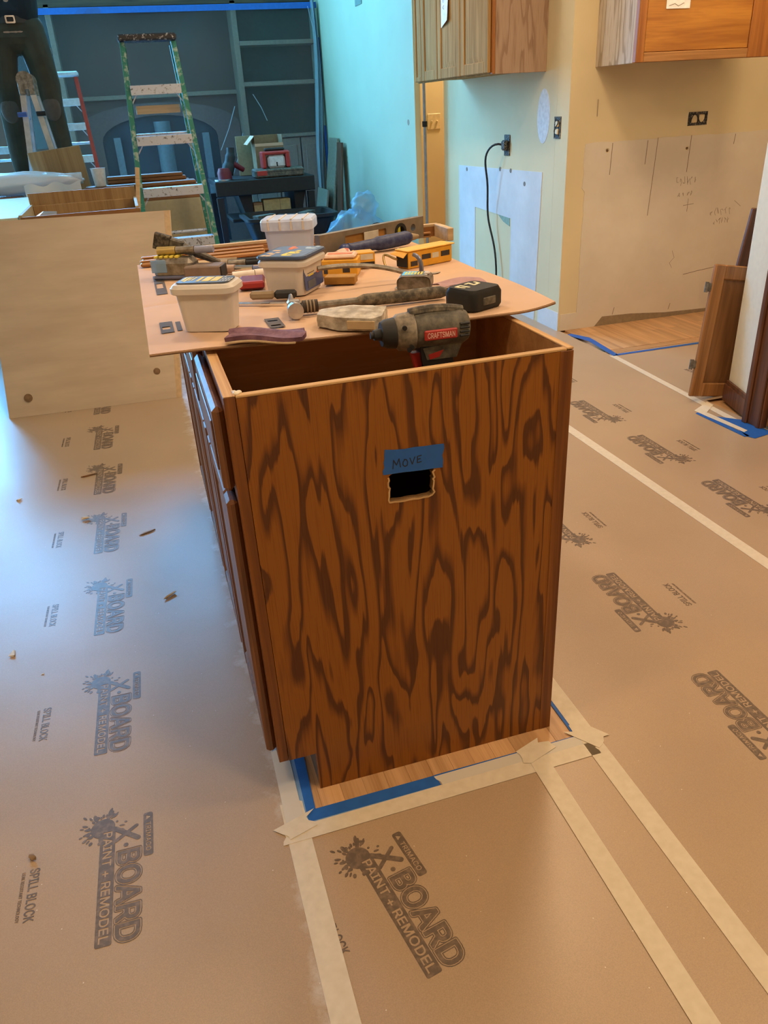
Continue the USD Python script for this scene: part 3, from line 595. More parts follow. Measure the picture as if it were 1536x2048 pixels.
for z0, z1 in ((.84, .8755), (.685, .715), (.1, .135)): obj('rail', bx(.001, .055, z0, .0185, 1.47, z1), oak_front, kc, False)
for i in range(4):
    y0 = .022 + i * .38; W = .345
    m = bx(-.0195, 0, 0, -.0005, W, .15, .0075)
    dw = obj('drawer_front', moved(m, (0, y0, .704)), oak_front, kc)
    obj('drawer_field', moved(bx(-.0225, .03, .03, -.0185, W - .03, .12, .002), (0, y0, .704)), oak_front, dw)
    f, p = framed(W, .575, .019, .052, .006)
    # the door's front faces -x: its width runs along -y
    f, p = moved(f, (-.0195, y0 + W, .112), -90), moved(p, (-.0195, y0 + W, .112), -90)
    d = obj('door', f, oak_front, kc); obj('door_panel', p, oak_front, d)

lab = thing('tape_label', 'blue tape label reading MOVE above the outlet cut-out', 'tape label', (0, -.0012, 0))
tp = ragged([(.252, .697), (.362, .692), (.366, .737), (.256, .742)], 6, (.0003, .0012, .0003, .0012))
obj('tape_strip', xz(prism(tp, 0, .0004), .0008), blue_tape, lab, False)
def hand(letters, w=.0016):
    return strokes(letters, w)
mv = [[(.270, .706), (.272, .722), (.277, .712), (.282, .723), (.284, .707)],
      [(.2925, .7195), (.2892, .7155), (.2888, .7100), (.292, .7065), (.2965, .7080), (.2975, .7145), (.2955, .7190), (.2915, .7200)],
      [(.302, .7205), (.306, .7085), (.311, .7215)],
      [(.316, .7215), (.3155, .7095), (.3225, .7105)], [(.316, .716), (.321, .7165)], [(.316, .7215), (.323, .7225)]]
obj('handwriting', xz(prism(hand(mv), 0, .0002), .0003), black_marker, lab, False)

# plywood panel leaning, and the row of gutted cabinets behind it
def quad_slab(p, th):
    p = np.array(p, float); nrm = np.cross(p[1] - p[0], p[3] - p[0]); nrm /= np.linalg.norm(nrm); return hull(list(p) + list(p - nrm * th))
ply = thing('plywood_panel', 'big pale plywood panel leaning on edge beyond the cabinet', 'plywood', (-.4, 2.8, 0))
PQ = [(-.452, .0, .002), (.382, -.045, .002), (.492, .285, .862), (-.39, .305, .878)]
obj('panel', quad_slab(PQ, .012), plywood_face, ply, False)
P_ = lambda s, t: (1 - t) * ((1 - s) * np.array(PQ[0]) + s * np.array(PQ[1])) + t * ((1 - s) * np.array(PQ[3]) + s * np.array(PQ[2]))
for s_, t_, r_ in ((.12, .10, .02), (.86, .16, .017)):
    c = P_(s_, t_) + (0, -.006, -.002); obj('knot', moved(lathe([(r_, 0), (r_ * .6, .0012), (0, .0014)], 14), c, rx=70, s=1.0), plain('knot_brown', (.20, .12, .06), .8, vary=.3, scale=60), ply)
obj('edge_strip', quad_slab([P_(.965, .0) + (0, -.001, 0), P_(.998, .0) + (0, -.001, 0), P_(.998, .999) + (0, -.001, 0), P_(.965, .999) + (0, -.001, 0)], .001), plain('ply_edge_tone', (.60, .42, .24), .6), ply, False)
obj('paper_scrap', quad_slab([P_(.00, .86) + (0, -.003, .0), P_(.045, .88) + (0, -.003, 0), P_(.035, .99) + (0, -.003, 0), P_(.0, .995) + (0, -.003, 0)], .001), plain('scrap_paper', (.60, .52, .36), .7), ply, False)

ca = thing('base_cabinet', 'open topped wooden cabinet carcass showing above the leaning plywood', 'cabinet', (-.06, 3.12, 0))
obj('front_rail', bx(-.55, 0, .86, .01, .02, .882, .002), brown_x, ca, False)
obj('front_panel', bx(-.55, .002, .1, .0, .018, .86), strip_x, ca, False)
obj('side_panel', bx(-.56, .02, 0, -.545, .61, .89), cream_side, ca, False); obj('side_panel', bx(-.012, .02, 0, .003, .61, .89), cream_side, ca, False)
obj('back_panel', bx(-.56, .595, 0, .003, .61, .945), strip_x, ca, False)
obj('inner_rail', bx(-.544, .56, .80, -.013, .594, .885, .002), strip_x, ca, False)
obj('cabinet_floor', bx(-.545, .02, .1, -.012, .595, .118), strip_x, ca, False)
obj('drawer_slide', bx(-.545, .05, .74, -.05, .55, .76), inside_ply, ca, False)
t = thing('packet', 'small shiny blue and silver packet standing in the open cabinet carcass', 'packet', (-.515, 3.25, .761), (0, 0, 20))
obj('body', hull([(x, y, z) for x in (-.05, .05) for y in (-.03, .03) for z in (0, .10)] + [(.06, -.02, .125), (.0, .0, .13)]), chrome, t); obj('label', bx(-.052, -.034, .01, .052, -.029, .06, .002), navy_label, t)
t = thing('cabinet_side_board', 'pale green white board lying flat left of the open carcass', 'board', (-.9, 3.75, 0))
obj('board', bx(-.42, -.61, .86, .275, .66, .882, .002), cream_board, t, False); [obj('leg', bx(x - .015, y - .015, 0, x + .015, y + .015, .859), pale_board, t, False) for x in (-.38, .24) for y in (-.55, .58)]
cb = thing('base_cabinet', 'cream sided base cabinet row standing behind the green stepladder', 'cabinet', (-.25, 4.56, 0))
obj('body', bx(-1.0, 0, .1, .66, .31, .79, .003), cream_side, cb, False); obj('toe_board', bx(-.98, .06, 0, .64, .30, .1), black_plastic, cb, False)
obj('top_rail', bx(-1.0, .0, .79, .66, .31, .81, .003), brown_x, cb, False)
def stack(label, loc, L, D, n_, mat, rz=0.):  # stacks of loose cabinet doors and boards
    t = thing('door_and_board_stack', label, 'boards', loc, (0, 0, rz)); f = [bx(0, 0, i * .022, L - .02 * i, D, i * .022 + .02, .003) for i in range(n_)]
    for m in f: obj('board', m, mat, t, False)
    return t
stack('short stack of brown oak doors lying behind the green ladder', (-.36, 4.58, .811), .77, .15, 4, brown_x)
stack('thin brown oak board on the far side of the door stack', (-.22, 4.74, .811), .60, .11, 6, brown_x, -1)
stack('brown oak board under the rolled plastic at the left', (-1.22, 4.58, .811), .50, .22, 3, brown_x)
t = thing('loose_drawer_front', 'striped wooden drawer front standing tilted behind the rolled plastic', 'board', (-.49, 4.845, .826), (0, -5, 0))  # a loose drawer front
obj('board', bx(-.17, -.01, 0, .165, .01, .305, .004), strip_x, t, False)
def lump(f, nu=40, nv=20):
    """closed blob: f(theta, phi) -> point, phi 0 at the foot and pi at the top"""
    U, V = np.meshgrid(np.linspace(0, 2 * np.pi, nu, endpoint=False), np.linspace(0.02, np.pi - .02, nv), indexing='ij')
    return loft([np.array([f(u, v) for u in U[:, 0]]) for v in V[0]])
def nz(p, s, a, seed=0): return a * (meshkit.fbm(np.array(p, float) * s, 3, seed) - .5)
def film_blob(rx, ry, rz, s, a, seed):
    def f(u, v):
        d = np.array((math.cos(u) * math.sin(v), math.sin(u) * math.sin(v), -math.cos(v))); k = 1 + nz(d + 5, s, a, seed)
        return d * k * (rx, ry, rz) + (0, 0, rz)
    return lump(f)
t = thing('plastic_roll', 'loose roll of clear white plastic film on the far cabinets', 'plastic film', (-.80, 4.70, .878))
obj('roll', film_blob(.42, .10, .068, 3., .30, 2), bag_white, t); obj('core', cyl((-.46, 0, .075), (.43, 0, .075), .035), plain('film_core', (.62, .68, .74), .5), t)
obj('hanging_end', sheet_mesh(lambda u, v: (.08 + u * .34, -.155 - .012 * math.sin(9 * u) - .01 * v, .06 - v * .11 + .012 * math.sin(14 * u + 2 * v)), 16, 8, .002), bag_white, t)
t = thing('white_cup', 'white plastic cup standing on the door stack beside the rolled plastic', 'cup', (-.262, 4.655, .898))
obj('cup', lathe([(0, 0), (.036, 0), (.046, .105), (.049, .108), (.045, .108), (.034, .006), (0, .006)], 24), cup_white, t)
t = thing('paint_stick', 'pale wooden stir stick propped against the open carcass', 'stick', (-.045, 3.69, .90), (0, 9, 0))
obj('stick', bx(-.012, -.003, -.09, .012, .003, .14, .002), pale_board, t)

# hanging cabinets
uc = thing('wall_cabinet', 'bleached oak wall cabinet with raised panel doors on the pantry wall', 'cabinet', (2.25, 3.28, 1.392))
obj('side_panel', bx(-.31, 0, 0, 0, .016, .80, .002), reddish_side, uc, False)
obj('body', bx(-.31, .017, .012, -.001, 1.235, .80), weathered, uc, False)
obj('face_stile', bx(-.327, -.001, 0, -.3105, .03, .80, .003), orange_z, uc, False)
obj('face_rail', bx(-.325, .03, .0, -.3105, 1.235, .03, .003), weathered, uc, False)
f, p = None, None
for i, (y0, y1) in enumerate(((.018, .415), (.423, .79), (.798, 1.09), (1.094, 1.225))):
    f, p = framed(y1 - y0, .77, .019, .058 if i < 3 else .03)
    o = (-.347, y1, .008); d = obj('door', hang(f, o, -90), weathered, uc); obj('door_panel', hang(p, o, -90), weathered, d)
t = thing('paper_note', 'white paper note taped to a door of the bleached wall cabinet', 'note', (1.902, 3.925, 1.70), (0, 0, 0))
obj('paper', sheet_mesh(lambda u, v: (-.002 - .012 * v * v * u, .065 - .13 * u, .32 - v * (.32 + .03 * (1 - u))), 6, 10, .0006), note_paper, t)
obj('pencil_marks', yz(prism(strokes([[(.0 + .01 * (k % 2), .06 + .035 * k), (.02, .07 + .035 * k), (.0, .08 + .035 * k)] for k in range(5)], .003), 0, .0005), -.0085), pencil, t, False)
ur = thing('wall_cabinet', 'orange oak wall cabinet over the bare drywall alcove', 'cabinet', (2.39, 2.625, 1.392))
obj('side_panel', bx(0, .03, 0, .016, .375, .80, .002), grey_oak, ur, False)
obj('face_stile', bx(-.002, 0, 0, .042, .0295, .80, .003), orange_z, ur, False)
obj('face_stile', bx(.645, 0, .0, .80, .0295, .80, .003), orange_z, ur, False)
obj('face_rail', bx(.0425, 0, 0, .6445, .0295, .042, .003), orange_x, ur, False)
obj('body', bx(.017, .03, .012, .80, .374, .80), inside_ply, ur, False)
obj('front_panel', bx(.044, .006, .044, .643, .028, .80, .002), knotty, ur, False)
t = thing('paper_tag', 'small cream paper tag on the orange wall cabinet front', 'note', (2.60, 2.629, 1.612)); obj('paper', bx(-.066, -.0015, 0, .066, 0, .16), note_paper, t, False)
obj('pencil_marks', xz(prism(strokes([[(-.05, .012), (-.02, .02), (.0, .01), (.03, .022)]], .003), 0, .0004), -.0016), pencil, t, False)

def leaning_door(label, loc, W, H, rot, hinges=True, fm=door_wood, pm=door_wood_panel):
    t = thing('oak_panel', label, 'cabinet door', loc, rot)  # loose cabinet doors leaning in the alcove
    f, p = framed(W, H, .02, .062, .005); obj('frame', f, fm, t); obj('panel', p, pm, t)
    if hinges:
        for z in (H * .25, H * .83): obj('hinge', [bx(-.026, .004, z - .018, .004, .016, z + .018, .003), cyl((-.022, .010, z - .022), (-.022, .010, z + .022), .008)], dark_steel, t)
    return t
leaning_door('medium oak cabinet door leaning beside the white wall end', (2.178, 1.628, .030), .33, .575, (-6, 10.0, 4))
leaning_door('tall dark cabinet door leaning behind the medium oak one', (2.40, 1.80, .04), .30, .76, (-2, 11.0, 4), False, oak_dark, oak_dark)

# outlets, plug and cord
t = thing('outlet_box', 'open electrical box with loose wires on the alcove wall', 'outlet', (3.068, 3.0, 1.115))
obj('box', [bx(-.062, -.004, -.034, .062, 0, -.028), bx(-.062, -.004, .028, .062, 0, .034), bx(-.062, -.004, -.034, -.056, 0, .034), bx(.056, -.004, -.034, .062, 0, .034), bx(-.056, -.001, -.028, .056, 0, .028)], outlet_dark, t, False)
obj('receptacle', [bx(-.042 + k * .048, -.008, -.02, -.006 + k * .048, -.001, .02, .004) for k in (0, 1)], outlet_ivory, t)
obj('wire', tube(spline([(-.05, -.004, -.02), (-.02, -.012, .022), (.01, -.010, -.018), (.05, -.006, .02)]), .0025), black_rubber, t)
t = thing('outlet_box', 'open electrical box on the pale corner of the pantry wall', 'outlet', (2.25, 3.118, 1.113))
obj('box', [bx(-.004, -.036, -.055, 0, -.03, .055), bx(-.004, .03, -.055, 0, .036, .055), bx(-.004, -.03, .049, 0, .03, .055), bx(-.004, -.03, -.055, 0, .03, -.049), bx(-.001, -.03, -.049, 0, .03, .049)], outlet_dark, t, False)
obj('receptacle', [bx(-.01, -.017, -.035 + .038 * k, -.001, .017, -.005 + .038 * k, .004) for k in (0, 1)], outlet_ivory, t)
obj('wire', tube(spline([(-.004, -.02, -.04), (-.012, .015, -.01), (-.010, -.015, .02), (-.004, .02, .04)]), .0025), black_rubber, t)
t = thing('power_cord', 'black appliance cord plugged into the pantry wall and hanging down', 'cord', (2.25, 3.76, 1.01))
obj('plug', [bx(-.035, -.03, -.03, -.006, .03, .03, .010), bx(-.006, -.04, -.06, 0, .04, .06, .002)], outlet_dark, t)
obj('cable', tube(spline([(-.03, .02, .005), (-.07, .07, .0), (-.09, .13, -.06), (-.07, .155, -.20), (-.045, .185, -.45), (-.03, .13, -.60), (-.03, .08, -.75), (-.03, .09, -1.0)], 50), .0065), black_rubber, t)

# ------------------------------------------------------------------ the cardboard and the clutter of tools on the cabinet
ZT = .8845
cbd = thing('cardboard_sheet', 'flattened brown carton laid over the open cabinet under the tools', 'cardboard', (0, 0, ZT))
def cb_pt(u, v):
    x = -.10 + u * .825; yn = .268 - .012 * math.sin(u * math.pi) - .05 * u; y = yn + v * (1.285 - yn)
    if u > .8: x -= (1 - v) ** 3 * .035 * (u - .8) / .2
    z = .006 + (max(0, x - .60) / .12) ** 2 * .022 * max(0, 1 - v * 2.2)
    z += .0025 * math.sin(7 * u + 2) * (1 - v) - .004 * math.exp(-((y - .686) / .006) ** 2)
    if x < 0: z -= .004 * (-x / .1) * (1 - v)
    return (x, y, z)
obj('card', sheet_mesh(cb_pt, 34, 70, .0055), cardboard, cbd, 25)
edge = [np.array(cb_pt(u, 0)) + (0, -.0004, -.0027) for u in np.linspace(0, 1, 40)]
obj('cut_edge', tube(edge, .0022, 6), card_edge, cbd, label='darker corrugated cut edge')
def mark(x0, y0, x1, y1, rows):
    m = [prism(sg.box(x0, y0, x1, y1).difference(union_all([sg.box(x0 + .004, y0 + (k + .3) * (y1 - y0) / rows, x1 - .006, y0 + (k + .55) * (y1 - y0) / rows) for k in range(rows)])), .0068, .0072)]
    return m
for a in ((-.072, .405, -.046, .50, 1), (-.064, .80, -.038, 1.06, 1), (-.040, .41, -.030, .49, 4), (.0, .395, .075, .410, 5), (.135, .34, .165, .42, 2)): obj('printed_mark', mark(*a), plain('card_print', (.10, .085, .075), .8), cbd, False)
for x, y in ((.62, .80), (.60, .70)): obj('grey_smudge', prism(affinity.scale(sg.Point(x, y).buffer(1), .028, .02), .0068, .0071), plain('grey_smudge', (.36, .31, .26), .9), cbd, False)
ZC = ZT + .0078

def tub(name, label, loc, rz, W, D, H, taper=.84, label_mat=None, lid_mat=slate_label):
    t = thing(name, label, 'tub', loc, (0, 0, rz))
    obj('body', loft([ring(W * taper, D * taper, .018, 0), ring(W * (taper + .02), D * (taper + .02), .02, .004), ring(W * .97, D * .97, .02, H * .84), ring(W, D, .02, H * .85), ring(W, D, .02, H)]), white_plastic, t, 30)
    obj('rim', loft([ring(W + .008, D + .008, .022, H * .86), ring(W + .012, D + .012, .022, H * .88), ring(W + .012, D + .012, .022, H), ring(W + .002, D + .002, .02, H + .006), ring(W - .006, D - .006, .018, H + .007)]), white_plastic, t, 30)
    return t, H
t, H = tub('joint_compound_tub', 'lidded white tub at the front corner of the cardboard', (.029, .400, ZC), -24, .117, .078, .084)
lid = obj('lid', loft([ring(.104, .064, .012, H + .0075), ring(.104, .064, .012, H + .010)]), slate_label, t)
for k, (x, w) in enumerate(((-.047, .005), (-.040, .005), (-.033, .003), (-.026, .003), (-.014, .006), (-.003, .015), (.015, .014))):
    obj('print_block', prism(sg.box(x, -.020 + .008 * (k in (0, 2, 3)), x + w, .022), H + .0101, H + .0104), yellow_print, lid, False)
for k in range(9): obj('print_block', prism(sg.box(.033 + .006 * (k % 4), -.022 + .018 * (k // 4), .036 + .006 * (k % 4), -.012 + .018 * (k // 4)), H + .0101, H + .0104), pale_print, lid, False)

t, H = tub('joint_compound_tub', 'white tub with a blue lid standing behind the hammer', (.250, .668, ZC), 56, .138, .108, .074, .86)
lid = obj('lid', loft([ring(.149, .119, .02, H + .0075), ring(.151, .121, .02, H + .010), ring(.149, .119, .02, H + .014)]), plain('dark_blue_lid', (.045, .075, .16), .35), t, 30)
lz = H + .0141
def blot(seed, cx, cy, w, h, n_):
    r = np.random.default_rng(seed); return union_all([affinity.rotate(sg.box(-1, -1, 1, 1), r.uniform(-20, 20)).buffer(.1) if False else sg.box(cx + a - .006, cy + b - .004, cx + a + .006, cy + b + .004) for a, b in zip(r.uniform(-w, w, n_), r.uniform(-h, h, n_))]).buffer(.001)
obj('label', prism(rrect(.136, .106, .012), lz, lz + .0003), plain('lid_blue', (.085, .16, .33), .4), lid, False)
obj('print_block', prism(blot(3, -.02, -.012, .04, .012, 14), lz + .0003, lz + .0006), yellow_print, lid, False)
obj('print_block', prism(blot(4, .042, .012, .016, .008, 6), lz + .0003, lz + .0006), orange_print, lid, False)
obj('print_block', prism(blot(5, -.02, .032, .045, .012, 9), lz + .0003, lz + .0006), plain('tan_print', (.62, .42, .22), .5), lid, False)
obj('print_block', prism(blot(6, .045, -.030, .02, .012, 6), lz + .0003, lz + .0006), plain('light_blue_print', (.35, .48, .62), .5), lid, False)
side = xz(prism(rrect(.112, .056, .006, 0, .034), 0, .001), -.0515)
obj('side_label', moved(side, (0, 0, 0), 0, rx=-3), plain('side_blue', (.055, .085, .23), .4), t, False)
for k, (x, z, w, h, m) in enumerate(((-.042, .050, .045, .018, slate_label), (-.04, .052, .04, .006, yellow_print), (-.036, .043, .034, .004, yellow_print), (.022, .042, .017, .022, orange_print), (-.045, .012, .05, .02, slate_label))):
    obj('print_block', moved(xz(prism(sg.box(x * .9, z * .82, x * .9 + w * .9, z * .82 + h * .8), 0, .0006), -.0528), (0, 0, 0), 0, rx=-3), m, t, False)

t = thing('clear_tub', 'tall frosted clear plastic tub at the rear of the cardboard', 'tub', (.312, 1.005, ZC), (0, 0, -20))
UsdGeom.Xformable(stage.GetPrimAtPath(t)).AddScaleOp().Set(Gf.Vec3f(.84, .84, .93))
obj('body', loft([ring(.125, .10, .02, 0), ring(.128, .103, .02, .004), ring(.150, .125, .022, .112), ring(.146, .121, .021, .112), ring(.124, .099, .018, .006)]), clear_plastic, t, 30)
obj('lid', loft([ring(.165, .140, .024, .104), ring(.168, .143, .024, .107), ring(.168, .143, .024, .128), ring(.160, .135, .022, .134), ring(.150, .125, .02, .134)]), plain('frosted_lid', (.52, .63, .95), .3), t, 30)
for x in (-.055, -.018, .018, .055): obj('lid_rib', [bx(x - .003, -.0745, .106, x + .003, -.071, .130, .001), bx(x - .003, -.07, .132, x + .003, .065, .1365, .001)], white_plastic, t)
obj('contents', hull([(x, y, z) for x in (-.05, .05) for y in (-.035, .035) for z in (.008, .07)] + [(0.03, 0, .085)]), plain('grey_contents', (.42, .42, .50), .7), t)
obj('paper_strip', sheet_mesh(lambda u, v: (-.055 + .11 * u, -.051 - .008 * v * u, .02 + .07 * u + .015 * v), 8, 3, .001), note_paper, t)


t = thing('drawer_box', 'shallow oak drawer box lying along the rear edge of the cardboard', 'drawer', (.02, 1.288, ZT))
obj('back_board', bx(.0, .012, 0, .83, .027, .030, .001), orange_x, t, False); obj('top_strip', bx(.0, .010, .0302, .83, .029, .0385, .001), pale_board, t, False)
obj('inner_ledge', bx(.0, .0, .010, .80, .0115, .016, .001), orange_x, t, False)
obj('end_board', bx(.815, -.11, 0, .835, .0095, .0385, .002), pale_board, t, False)
obj('bottom', bx(.0, .0, .0, .80, .0115, .005), orange_x, t, False)
t = thing('oak_moulding', 'orange oak moulding strip lying across the far left of the cardboard', 'moulding', (-.09, 1.225, ZC), (0, 0, 0)); obj('strip', [bx(0, -.012, 0, .36, .012, .012, .004), bx(0, .0, .012, .36, .012, .017, .003)], orange_x, t)
t = thing('oak_moulding', 'second orange oak strip lying just behind the first moulding', 'moulding', (-.085, 1.262, ZC), (0, 0, 0)); obj('strip', [bx(0, -.014, 0, .36, .014, .016, .005), bx(0, -.004, .016, .36, .012, .022, .003)], orange_x, t)

t = thing('spirit_level', 'long grey spirit level standing on edge across the rear of the worktop', 'spirit level', (.775, 1.255, ZC), (0, 0, 28))
c = sg.box(-.43, 0, 0, .064).difference(union_all([sg.Point(-.105, .032).buffer(.020), sg.Point(-.048, .036).buffer(.011), sg.box(-.33, .018, -.17, .046).buffer(.004)]))
obj('rail', xz(prism(c, 0, .022), .011), plain('level_grey', (.23, .19, .14), .45, .3), t, 20)
obj('web', bx(-.335, -.004, .014, -.165, .004, .05), plain('level_web', (.45, .22, .05), .5), t)
obj('vial_frame', xz(prism(sg.Point(-.105, .032).buffer(.0245).difference(sg.Point(-.105, .032).buffer(.0155)), 0, .027), .0135), black_plastic, t, 20)
obj('vial', cyl((-.105, 0, .016), (-.105, 0, .048), .0085), plain('vial_yellow', (.62, .60, .04), .15), t)
obj('vial_window', cyl((-.105, .004, .032), (-.105, .010, .032), .0156), plain('vial_pale', (.70, .68, .60), .3), t)
obj('end_label', bx(-.26, -.0125, .028, -.20, -.011, .05, .002), pale_print, t)

def hammer(label, loc, rz):
    t = thing('hammer', label, 'hammer', loc, (0, 0, rz))
    obj('grip', tube(spline([(.135, 0, .017), (.16, 0, .018), (.23, 0, .018), (.30, 0, .019), (.327, 0, .019)], 16), [.009] + [.0132] * 13 + [.0128, .009], 12), dusty_rubber, t)
    obj('shaft', tube([(.01, 0, .016), (.145, 0, .017)], .0085, 10), dark_steel, t)
    obj('collar', cyl((.018, 0, .017), (.05, 0, .017), .013), leather, t); obj('collar_rings', [cyl((x, 0, .017), (x + .003, 0, .017), .0138) for x in (.026, .033, .040)], tan_grip, t)
    obj('head', [cyl((0, -.040, .018), (0, -.022, .018), .0165), cyl((0, -.022, .018), (0, .018, .018), .0125), bx(-.013, -.012, .004, .016, .014, .032, .004), tube(spline([(0, .016, .018), (.0, .045, .02), (.002, .072, .028)], 10), np.linspace(.012, .004, 10), 8)], steel, t)
    return t
hammer('hammer with a dust caked rubber grip lying across the cardboard', (.200, .425, ZC - .003), -5)
t = thing('pry_bar', 'flat grey pry bar with an upturned hooked end resting on the yellow pack', 'pry bar', (0, 0, ZC))
path = spline([(.30, .63, .050), (.38, .635, .048), (.46, .63, .036), (.53, .60, .012)], 20); obj('bar', tube(path, [.006] * 20, 6), dark_steel, t)
obj('hook', tube(spline([(.536, .585, .006), (.538, .585, .030), (.534, .588, .055), (.524, .60, .064)], 16), np.linspace(.0062, .0048, 16), 8), plain('blued_steel', (.22, .24, .34), .35, .7), t)
t = thing('tape_measure', 'square chrome tape measure standing on the cardboard before the pry bar hook', 'tape measure', (.497, .512, ZC), (0, 0, -26))
UsdGeom.Xformable(stage.GetPrimAtPath(t)).AddScaleOp().Set(Gf.Vec3f(1., 1., .74))
obj('case', loft([np.c_[p[:, 0], np.full(len(p), y), p[:, 1]] for y, p in ((-.026, ring(.070, .044, .014, 0, cy=.025)[:, :2]), (-.031, ring(.076, .050, .016, 0, cy=.0255)[:, :2]), (.031, ring(.076, .050, .016, 0, cy=.0255)[:, :2]), (.026, ring(.070, .044, .014, 0, cy=.025)[:, :2]))]), dark_steel, t, 30)
obj('top_plate', bx(-.03, -.024, .047, .03, .024, .0525, .004), chrome, t); obj('top_print', [prism(sg.box(-.022 + .007 * k, -.016, -.018 + .007 * k, .014), .0526, .053) for k in range(6)], yellow_print, t, False)
obj('tape_hook', bx(-.046, -.012, .002, -.037, .012, .012, .002), steel, t); obj('lock', bx(.020, -.008, .049, .034, .008, .057, .003), white_plastic, t)
def card_box(label, loc, rz, W, D, H, blocks, mat=yellow_box, flap=True, rx=0):
    t = thing('accessory_box', label, 'box', loc, (rx, 0, rz))
    obj('body', bx(-W / 2, -D / 2, 0, W / 2, D / 2, H, .0015), mat, t, False)
    if flap: obj('open_flap', quad_slab([(-W / 2, -D / 2, H), (-W / 2 - .02, -D / 2 - .004, H - .012), (-W / 2 - .02, D / 2 + .004, H - .006), (-W / 2, D / 2, H)], .0012), mat, t, False)
    for x0, z0, x1, z1, m in blocks: obj('print_block', bx(x0, -D / 2 - .0008, z0, x1, -D / 2 + .0002, z1), m, t, False)
    return t
t = card_box('long yellow tool accessory box at the right rear of the cardboard', (.628, .812, ZC), 21, .150, .046, .042, [(-.03, .018, .0, .030, dark_print), (.005, .017, .028, .030, pale_print), (.036, .017, .066, .030, dark_print), (-.068, .006, -.045, .018, dark_print)])
obj('lid_strip', bx(-.08, -.027, .0425, .082, .027, .046, .0015), plain('yellow_card_top', (.80, .48, .08), .5), t, False)
obj('dark_end', bx(-.0795, -.02, .004, -.0755, .02, .040), black_plastic, t, False)
t = thing('wire_twist', 'twisted brass wire lying at the open end of the long yellow box', 'wire', (.548, .80, ZC)); obj('wire', tube(spline([(-.03, .01, .006), (-.02, .03, .03), (.0, .0, .022), (.012, .025, .036), (.02, -.015, .01)], 24), .0032, 6), plain('brass_wire', (.42, .30, .12), .4, .6), t)
card_box('yellow and white blade pack beside the blue lidded tub', (.398, .80, ZC), -22, .090, .070, .040, [(-.04, .008, -.03, .022, dark_print), (.008, .010, .026, .024, dark_print)], flap=False)
obj('white_top', bx(-.042, -.028, .0405, .040, .033, .050, .004), plain('pale_orange_top', (.72, .50, .38), .6), '/World/accessory_box_001', False)
obj('red_print', bx(-.032, -.01, .0501, .03, .014, .0506), plain('salmon_print', (.62, .20, .10), .6), '/World/accessory_box_001', False)
card_box('dark orange carton lying in the shade before the yellow blade pack', (.368, .690, ZC), -26, .075, .04, .018, [], plain('amber_card', (.40, .20, .03), .6), False)
t = card_box('small tilted yellow box with an open dark mouth', (.478, .865, ZC), -4, .046, .05, .040, [(-.016, .022, .018, .036, pale_print)])
obj('mouth', bx(-.021, -.0262, .002, .021, -.0252, .016), black_rubber, t, False)
t = thing('caulk_gun', 'dark blue gripped tool lying before the spirit level', 'tool', (.59, 1.075, ZC), (0, 0, 14))
obj('grip', tube(spline([(-.12, 0, .018), (-.08, .0, .020), (-.02, .004, .022), (.03, .0, .024), (.08, .006, .026), (.105, .01, .026)], 24), [.012, .018] + [.016] * 9 + [.020] * 11 + [.018, .012], 12), blue_handle, t)
obj('grip_bumps', [trimesh.creation.icosphere(2, .014).apply_translation((x, .004, .030)) for x in (.02, .045, .07, .092)], blue_handle, t); obj('tip', cyl((.105, .01, .026), (.135, .014, .024), .012, .006), tan_grip, t); obj('end_ball', trimesh.creation.icosphere(2, .018).apply_translation((-.122, 0, .018)), plain('blue_ball', (.02, .04, .16), .4), t)
t = thing('paper_scrap', 'crumpled red and white wrapper between the tubs and the blue grip', 'wrapper', (.43, .965, ZC), (0, 0, 12)); obj('wrapper', sheet_mesh(lambda u, v: (-.055 + .11 * u, -.04 + .08 * v, .004 + .03 * abs(math.sin(3.2 * u + 2 * v)) * (.6 + .4 * math.sin(7 * v))), 14, 10, .001), splotched('red_white_wrapper', (.50, .10, .08), (.66, .55, .46), 30., .42, .5, .5), t)
t = thing('sanding_block', 'plaster crusted sanding block in front of the hammer', 'sanding block', (.296, .288, ZC), (0, 0, -33))
UsdGeom.Xformable(stage.GetPrimAtPath(t)).AddScaleOp().Set(Gf.Vec3f(1., 1.05, .8))
def crust(m, a, s): 
    m = m.subdivide().subdivide().subdivide(); v = m.vertices; m.vertices = v + m.vertex_normals * (meshkit.fbm(v * s + 3, 3, 4)[:, None] - .5) * a; return m
sb = hull([(x, y, z) for x, y in ((-.070, -.028), (-.076, .012), (-.03, .048), (.05, .046), (.062, -.03), (-.02, -.050), (.05, -.052)) for z in (0, .030)] + [(-.02, 0, .036), (.03, .01, .036)])
obj('block', crust(sb, .006, 60), plaster_grey, t, 40); obj('side_tape', bx(.0, -.0545, .004, .055, -.051, .024, .001), tan_backing, t)
t = thing('battery_pack', 'black tool battery with pale lettering at the right of the cardboard', 'battery', (.548, .298, ZC + .003), (0, 0, 24))
UsdGeom.Xformable(stage.GetPrimAtPath(t)).AddScaleOp().Set(Gf.Vec3f(.92, .95, .88))
obj('case', loft([ring(.094, .084, .016, 0), ring(.100, .090, .018, .006), ring(.100, .090, .018, .034), ring(.088, .078, .014, .046)]), black_plastic, t, 30)
obj('latch', bx(-.02, -.047, .01, .02, -.043, .028, .003), dusty_grey, t)
g = strokes([[(-.03, -.008), (-.034, .012), (-.024, .014)], [(-.018, -.01), (-.018, .014)], [(.0, .016), (.012, .018), (.006, -.004), (.022, .0)], [(.03, .016), (.026, .0)]], .007); obj('lettering', moved(prism(g, .0462, .0466), (0, .008, 0), 0), plain('cream_print', (.75, .68, .42), .5), t, False)
